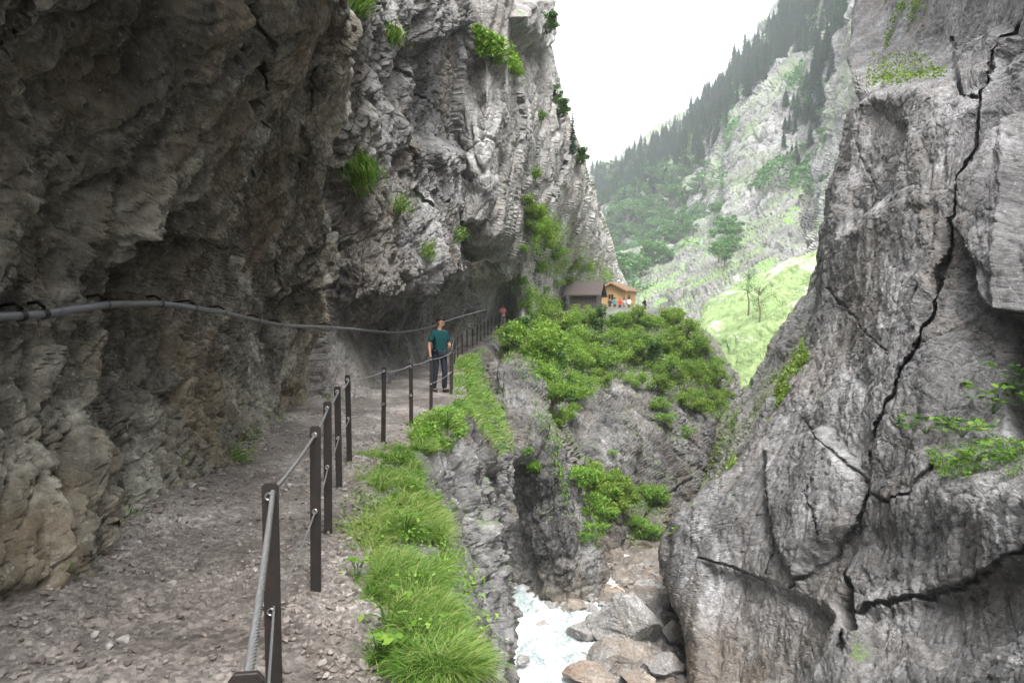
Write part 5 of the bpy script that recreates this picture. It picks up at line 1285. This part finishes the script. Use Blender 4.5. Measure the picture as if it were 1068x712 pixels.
# low herbs with broad leaves along the verge
def herb(px, py, names, n, R, leaf, label, seed, mat=None, H=0.22, group=None):
    s_ = surf(px, py, names, 6)
    if s_ is None: print('no herb', px, py); return
    rr = np.random.default_rng(seed); root = empty('herb_plant', tuple(s_[0])); tag(root, label, 'plant', group)
    tips, parts = [], []
    for k in range(n):
        az = rr.uniform(0, 6.28); rad = R * rr.uniform(0.3, 1); z = H * rr.uniform(0.5, 1.1)
        tp_ = np.array([rad * math.cos(az), rad * math.sin(az), z]); tips.append(tp_)
        V, Fq, _ = tube(spline([(0, 0, -0.03), tp_ * (0.35, 0.35, 0.7), tp_], 5), 0.003, 4); parts.append((V, Fq))
    tips = np.array(tips); c_ = np.repeat(tips, 3, 0); an = np.tile([0, 2.1, 4.2], n) + np.repeat(rr.uniform(0, 6, n), 3)
    c_ = c_ + np.stack([np.cos(an), np.sin(an), 0 * an], 1) * leaf * 0.42
    V, Fc, rn = np_leaves(c_, np.full(len(c_), leaf), 2.2, seed, 0.7)
    link('leaves', np_mesh('leaves', V, Fc, False, {'rnd': ('FACE', rn)}), mat or M_HERB, root)
    v, f = cat(parts); link('stalk', np_mesh('stalk', v, f, True), M_HERB, root)
VG = LEDGE
herb(366, 606, VG, 6, 0.10, 0.045, 'young herb with pale yellow-green leaves beside the nearest railing posts', 1)
herb(438, 522, VG, 9, 0.14, 0.05, 'broad-leaved herb at the top of the tall grass bank', 2)
herb(456, 530, VG, 9, 0.14, 0.05, 'broad-leaved herb at the outer lip of the grass bank', 3)
herb(425, 560, VG, 8, 0.12, 0.045, 'herb half hidden in the middle of the tall grass', 4)
herb(392, 690, VG, 7, 0.12, 0.06, 'herb with one large pale leaf at the bottom edge of the verge', 5)
herb(440, 680, VG, 9, 0.13, 0.04, 'herb among the grass at the bottom of the bank', 6)
herb(405, 655, VG, 9, 0.12, 0.04, 'herb on the stony edge where the tall grass begins', 7)
herb(455, 452, VG, 14, 0.30, 0.07, 'leafy herb on the rock knob beside the railing', 8, H=0.3)
herb(470, 440, VG, 14, 0.30, 0.07, 'second leafy herb on the rock knob, nearer the drop', 9, H=0.3)
RC = ['right_cliff']
herb(1030, 425, RC, 34, 0.8, 0.17, 'sapling with large leaves in the dark recess at the right edge', 11, M_HERB, 0.6)
herb(1052, 405, RC, 30, 0.8, 0.17, 'uppermost sapling in the dark recess at the right edge', 12, M_LEAFD, 0.6)
herb(962, 446, RC, 30, 0.75, 0.15, 'blue-green leafy plant in the diagonal crack of the right cliff', 13, M_LEAFD, 0.35)
herb(1000, 450, RC, 30, 0.7, 0.14, 'leafy plant between the crack and the dark recess on the right cliff ledge', 14, M_HERB, 0.35)
herb(1012, 476, RC, 30, 0.6, 0.12, 'low leafy plant in the middle of the right cliff ledge', 15, M_HERB, 0.25)
herb(1050, 470, RC, 30, 0.6, 0.12, 'low leafy plant at the right end of the right cliff ledge', 16, M_HERB, 0.25)

# broadleaf and conifer trees on the far slopes
def far_tree(seed, H, R, n, leaf, mat, loc, label, group, nm='tree', trunkh=0.12):
    rr = np.random.default_rng(seed); root = empty(nm, loc); tag(root, label, 'tree', group)
    pts = clump_points(rr, n, R, H * (1 - trunkh), 20, 0.8) + np.array([0, 0, H * trunkh])
    V, Fc, rn = np_leaves(pts, np.full(n, leaf), 0.6, seed)
    link('crown', np_mesh('crown', V, Fc, False, {'rnd': ('FACE', rn)}), mat, root)
    parts = [tube(spline([(0, 0, -0.5), (0.1, 0, H * .3), (0, 0.1, H * .75)], 6), np.linspace(0.03 * H, 0.012 * H, 6), 6)[:2]]
    for k in range(6):
        az = rr.uniform(0, 6.28); z0 = H * rr.uniform(0.25, 0.55)
        parts.append(tube(spline([(0, 0, z0), (R * .4 * math.cos(az), R * .4 * math.sin(az), z0 + .12 * H), (R * .8 * math.cos(az), R * .8 * math.sin(az), z0 + .25 * H)], 5), np.linspace(0.012 * H, 0.004 * H, 5), 5)[:2])
    v, f = cat(parts); link('trunk', np_mesh('trunk', v, f, True), M_BARK, root)
    return root
def spruce(seed, loc, label, group):
    """20 m spruce: whorls of drooping boughs"""
    rr = np.random.default_rng(seed); root = empty('spruce', loc); tag(root, label, 'spruce', group)
    Vs, Fs, Rs, o = [], [], [], 0
    H = 20.0
    for lv in range(26):
        z = 1.5 + (H - 1.7) * (lv / 25) ** 0.93; rad = 3.4 * (1 - z / H) ** 0.8 * rr.uniform(0.8, 1.15) + 0.25
        nb = 9 if lv < 20 else 6
        for b in range(nb):
            az = 6.28 * b / nb + rr.uniform(-.4, .4); L = rad * rr.uniform(0.6, 1.15); dx, dy = math.cos(az), math.sin(az)
            w = 0.24 * L + 0.22; dz = 0.42 * L
            q = np.array([[0, 0, z], [dx * L * .55 - dy * w, dy * L * .55 + dx * w, z - dz * .5 - .1], [dx * L, dy * L, z - dz * .75], [dx * L * .55 + dy * w, dy * L * .55 - dx * w, z - dz * .5 - .1]])
            Vs.append(q); Fs.append(np.array([[0, 1, 2], [0, 2, 3]]) + o); o += 4; Rs += [rr.random()] * 2
    link('crown', np_mesh('crown', np.concatenate(Vs), np.concatenate(Fs), False, {'rnd': ('FACE', Rs)}), M_NEEDLE, root)
    v, f, _ = tube([(0, 0, -1), (0, 0, 10), (0, 0, 19.5)], [0.32, 0.2, 0.04], 6); link('trunk', np_mesh('trunk', v, f, True), M_BARK, root)
    return root
PROTO = []
def plant_far(protos, names, poly, n, sc, label, group, seed, mind, lean=0):
    rr = np.random.default_rng(seed); b, _ = pick(names, poly, n * 30, seed, -1)
    if not len(b): return 0
    got = []
    px, py = project(b)
    for k in range(len(b)):
        if len(got) >= n: break
        if all(abs(px[k] - a) > mind or abs(py[k] - c) > mind * 1.5 for a, c in got):
            got.append((px[k], py[k])); s = rr.uniform(*sc)
            pr_ = protos[int(rr.integers(len(protos)))]
            if pr_.get('used') is None: pr_['used'] = 1; pr_.location = tuple(b[k]); pr_.scale = (s,) * 3; pr_['label'] = label; pr_['group'] = group
            else:
                c = copy_thing(pr_, tuple(b[k]), rr.uniform(0, 6.28), (s * 1.1 * rr.uniform(.7, 1.35), s * 1.1, s * rr.uniform(.6, 1.05)), label, group)
    return len(got)
SPR = [spruce(1000 + k, (0, 400, 100 + k), 'spruce', 'g') for k in range(4)]
def gy(x): return float(np.interp(x, SKX, SKY))
band = lambda x0, x1, a, b: [(x, gy(x) + a) for x in range(x0, x1 + 1, 10)] + [(x, gy(x) + b) for x in range(x1, x0 - 1, -10)]
MT = ['mountain']
nt = plant_far(SPR, MT, band(618, 900, -2, 14), 125, (0.5, 0.9), 'one of the dark spruces standing along the skyline of the far mountain', 'spruces along the skyline', 1, 2.4)
nt += plant_far(SPR, MT, band(640, 900, 10, 40), 110, (0.45, 0.8), 'one of the spruces in the dense stand just below the skyline of the far mountain', 'spruces below the skyline', 2, 3.0)
nt += plant_far(SPR, MT, [(838, 10), (880, 0), (880, 60), (862, 110), (845, 160), (838, 120), (850, 70)], 34, (0.35, 0.6), 'one of the spruces in the steep gully right of the pale far cliff', 'spruces in the steep gully', 3, 3.5)
nt += plant_far(SPR, MT, [(820, 80), (835, 85), (835, 180), (815, 170)], 12, (0.3, 0.5), 'one of the small spruces on the ledges of the pale far cliff', 'spruces on the pale cliff ledges', 4, 4)
print('spruces', nt)
# the rest of the conifer wood, past counting
cm = [c for o in SPR for c in o.children if c.name.startswith('crown')]
def wood(polys, n, sc_, seed):
    rr = np.random.default_rng(seed); Vs, Fs, Rs, o_ = [], [], [], 0
    for k, poly in enumerate(polys):
        b, _ = pick(MT, poly, n[k], seed + k, -1)
        for p in b:
            me = cm[int(rr.integers(len(cm)))].data; nv = len(me.vertices)
            v = np.empty(nv * 3, f32); me.vertices.foreach_get('co', v); v = v.reshape(-1, 3)
            ff = np.empty(len(me.polygons) * 3, np.int32); me.polygons.foreach_get('vertices', ff)
            s = rr.uniform(*sc_); a_ = rr.uniform(0, 6.28); ca, sa = math.cos(a_), math.sin(a_)
            w = np.stack([v[:, 0] * ca - v[:, 1] * sa, v[:, 0] * sa + v[:, 1] * ca, v[:, 2] * rr.uniform(.7, 1.1)], 1) * s * (1.15, 1.15, 1) + p
            Vs.append(w); Fs.append(ff.reshape(-1, 3) + o_); o_ += nv; Rs.append(np.clip(rr.random(len(me.polygons)) * 0.6 + rr.uniform(0, 0.4), 0, 1))
    tag(link('spruce_forest', np_mesh('spruce_forest', np.concatenate(Vs), np.concatenate(Fs), False, {'rnd': ('FACE', np.concatenate(Rs))}), M_NEEDLE), kind='stuff')
wood([band(618, 900, 2, 34), band(618, 760, 20, 60), [(838, 10), (885, 0), (880, 60), (862, 110), (845, 165), (838, 120)], [(760, 60), (840, 30), (838, 60), (770, 90)]], [420, 110, 60, 40], (0.35, 0.75), 4001)
BT = [far_tree(1100 + k, 9, 3.6, 1500, 0.62, M_FAR, (0, 300, 50 + k), 'tree', 'g') for k in range(3)]
MV = ['mountain', 'valley_slope']
nb = plant_far(BT, MV, [(622, 250), (650, 215), (690, 190), (722, 215), (725, 245), (705, 275), (670, 300), (640, 305)], 85, (0.8, 1.5), 'one of the broadleaf trees covering the far hillside above the bright hut', 'broadleaf trees above the huts', 5, 3.6)
nb += plant_far(BT, MV, [(622, 180), (680, 165), (740, 180), (735, 215), (690, 190), (640, 220)], 50, (0.5, 1.0), 'one of the scattered trees on the misty slope above the far hillside', 'scattered trees on the misty slope', 6, 4.5)
nb += plant_far(BT, MV, [(742, 215), (772, 235), (770, 280), (748, 275)], 12, (0.6, 1.0), 'one of the dark trees in the gully above the meadow', 'trees in the gully above the meadow', 7, 5)
nb += plant_far(BT, MV, [(830, 110), (862, 80), (858, 200), (832, 190)], 16, (0.3, 0.55), 'one of the bushes in the green gully of the far cliff', 'bushes in the far cliff gully', 8, 4)
print('broadleaf', nb)
leaf_cover([[(620, 250), (700, 180), (760, 235), (745, 280), (700, 300), (640, 310)], band(620, 900, 20, 55), [(700, 90), (840, 60), (850, 200), (700, 190)]], MV, 3600, 1.3, 881, M_FAR, (30, 0.12), nz=-1, name='far_scrub', off=1.6)
# two thin trees on the meadow
def thin_tree(px, py, H, seed, label):
    s_ = surf(px, py, ['meadow', 'valley_slope'], 6); rr = np.random.default_rng(seed)
    root = empty('tree', tuple(s_[0])); tag(root, label, 'tree')
    parts = [tube(spline([(0, 0, -.3), (0.1, 0, H * .3), (-.25, 0, H * .6), (0.1, 0, H)], 10), np.linspace(0.16, 0.03, 10), 6)[:2]]; tips = []
    for k in range(16):
        z0 = H * rr.uniform(0.3, 0.9); az = rr.uniform(0, 6.28); L = rr.uniform(0.8, 2.2) * (1.2 - z0 / H * .6)
        e = np.array([L * math.cos(az), L * math.sin(az), z0 + L * .7]); parts.append(tube(spline([(0, 0, z0), e * (.5, .5, 1) - (0, 0, L * .3), e], 5), np.linspace(0.06, 0.02, 5), 5)[:2]); tips.append(e)
    tips = np.array(tips); c_ = np.repeat(tips, 26, 0); c_ = c_ + rr.normal(size=c_.shape) * 0.42
    V, Fc, rn = np_leaves(c_, np.full(len(c_), 0.26), 0.5, seed); link('crown', np_mesh('crown', V, Fc, False, {'rnd': ('FACE', rn)}), M_FAR, root)
    v, f = cat(parts); link('trunk', np_mesh('trunk', v, f, True), M_BARK, root)
thin_tree(776, 324, 7.5, 41, 'thin leaning tree on the bright meadow, the left of two')
thin_tree(787, 330, 6.0, 42, 'smaller thin tree on the bright meadow, right of the leaning one')
# small conifer on the cliff skyline above the huts
s_ = surf(603, 166, HC, 6)
if s_ is not None:
    copy_thing(SPR[1], tuple(s_[0]), 0.4, (0.14, 0.14, 0.19), 'slim young spruce rooted on the cliff edge against the white sky', 'cliff edge spruce')
# driftwood by the boulders
V, Fq, _ = tube(spline([P(634, 616, 27.0), P(642, 611, 27.3), P(652, 617, 27.1), P(664, 622, 26.8)], 12), np.linspace(0.06, 0.03, 12), 6)
c0 = V.mean(0); o = link('driftwood', np_mesh('driftwood', V - c0, Fq, True), plain('bleached_wood', (0.42, 0.36, 0.28), 0.8, 0, .25, 10, .3)); o.location = c0
tag(o, 'bleached crooked branch stranded behind the largest boulder', 'driftwood')
# ------------------------------------------------------------------ air, light, camera
def haze_box(x0, x1, y0, y1, z0, z1, dens):
    v = [(x, y, z) for x in (x0, x1) for y in (y0, y1) for z in (z0, z1)]
    f = [(0, 1, 3, 2), (4, 6, 7, 5), (0, 4, 5, 1), (2, 3, 7, 6), (0, 2, 6, 4), (1, 5, 7, 3)]
    me = bpy.data.meshes.new('haze'); me.from_pydata(v, [], f); me.update()
    m = bpy.data.materials.new('haze_air'); m.use_nodes = True; t = m.node_tree; t.nodes.clear()
    o = t.nodes.new('ShaderNodeOutputMaterial'); pv = t.nodes.new('ShaderNodeVolumePrincipled')
    pv.inputs['Color'].default_value = (0.88, 0.95, 1.0, 1); pv.inputs['Density'].default_value = dens; pv.inputs['Anisotropy'].default_value = 0.2
    t.links.new(pv.outputs[0], o.inputs['Volume'])
    ob = link('haze', me, m); tag(ob, kind='stuff'); ob.display_type = 'WIRE'
    return ob
HAZE = True
if HAZE:
    haze_box(-130, 330, -40, 560, -40, 330, 0.0005)

W = bpy.data.worlds.new('World'); SC.world = W; W.use_nodes = True
t = W.node_tree; t.nodes.clear()
o = t.nodes.new('ShaderNodeOutputWorld'); bg = t.nodes.new('ShaderNodeBackground'); sky = t.nodes.new('ShaderNodeTexSky')
SUN_EL, SUN_AZ = 60.0, 168.0      # azimuth clockwise from +Y
sky.sky_type = 'NISHITA'; sky.sun_disc = False; sky.sun_elevation = math.radians(SUN_EL); sky.sun_rotation = math.radians(SUN_AZ)
sky.air_density = 1.0; sky.dust_density = 6.0; sky.ozone_density = 1.0
hs = t.nodes.new('ShaderNodeHueSaturation'); hs.inputs['Saturation'].default_value = 0.16     # a closed cloud cover: nearly white
t.links.new(sky.outputs[0], hs.inputs['Color']); t.links.new(hs.outputs[0], bg.inputs['Color'])
bg.inputs['Strength'].default_value = 0.15
t.links.new(bg.outputs[0], o.inputs['Surface'])
ld = bpy.data.lights.new('sun', 'SUN'); ld.energy = 0.9; ld.angle = math.radians(25); ld.color = (1.0, 0.97, 0.93)
lo = bpy.data.objects.new('sun', ld); COL.objects.link(lo)
el, az = math.radians(SUN_EL), math.radians(SUN_AZ)
dirv = Vector((math.sin(az) * math.cos(el), math.cos(az) * math.cos(el), math.sin(el)))
lo.rotation_euler = (-dirv).to_track_quat('-Z', 'Y').to_euler(); lo.location = (0, 0, 60)

cd = bpy.data.cameras.new('camera'); cd.sensor_width = 36; cd.lens = 24.0; cd.clip_end = 3000; cd.clip_start = 0.05
co = bpy.data.objects.new('camera', cd); COL.objects.link(co)
co.location = (0, 0, 0); co.rotation_euler = (math.radians(90) - PITCH, 0, 0)
SC.camera = co
SC.view_settings.view_transform = 'Standard'; SC.view_settings.look = 'None'; SC.view_settings.gamma = 1.0; SC.view_settings.use_curve_mapping = False
SC.view_settings.exposure = 1.98
SC.cycles.max_bounces = 6; SC.cycles.diffuse_bounces = 4; SC.cycles.volume_bounces = 1; SC.cycles.transparent_max_bounces = 8
SC.cycles.use_denoising = True; SC.cycles.denoiser = 'OPENIMAGEDENOISE'; SC.cycles.denoising_input_passes = 'RGB_ALBEDO_NORMAL'; SC.cycles.denoising_prefilter = 'NONE'; SC.cycles.sample_clamp_indirect = 6.0
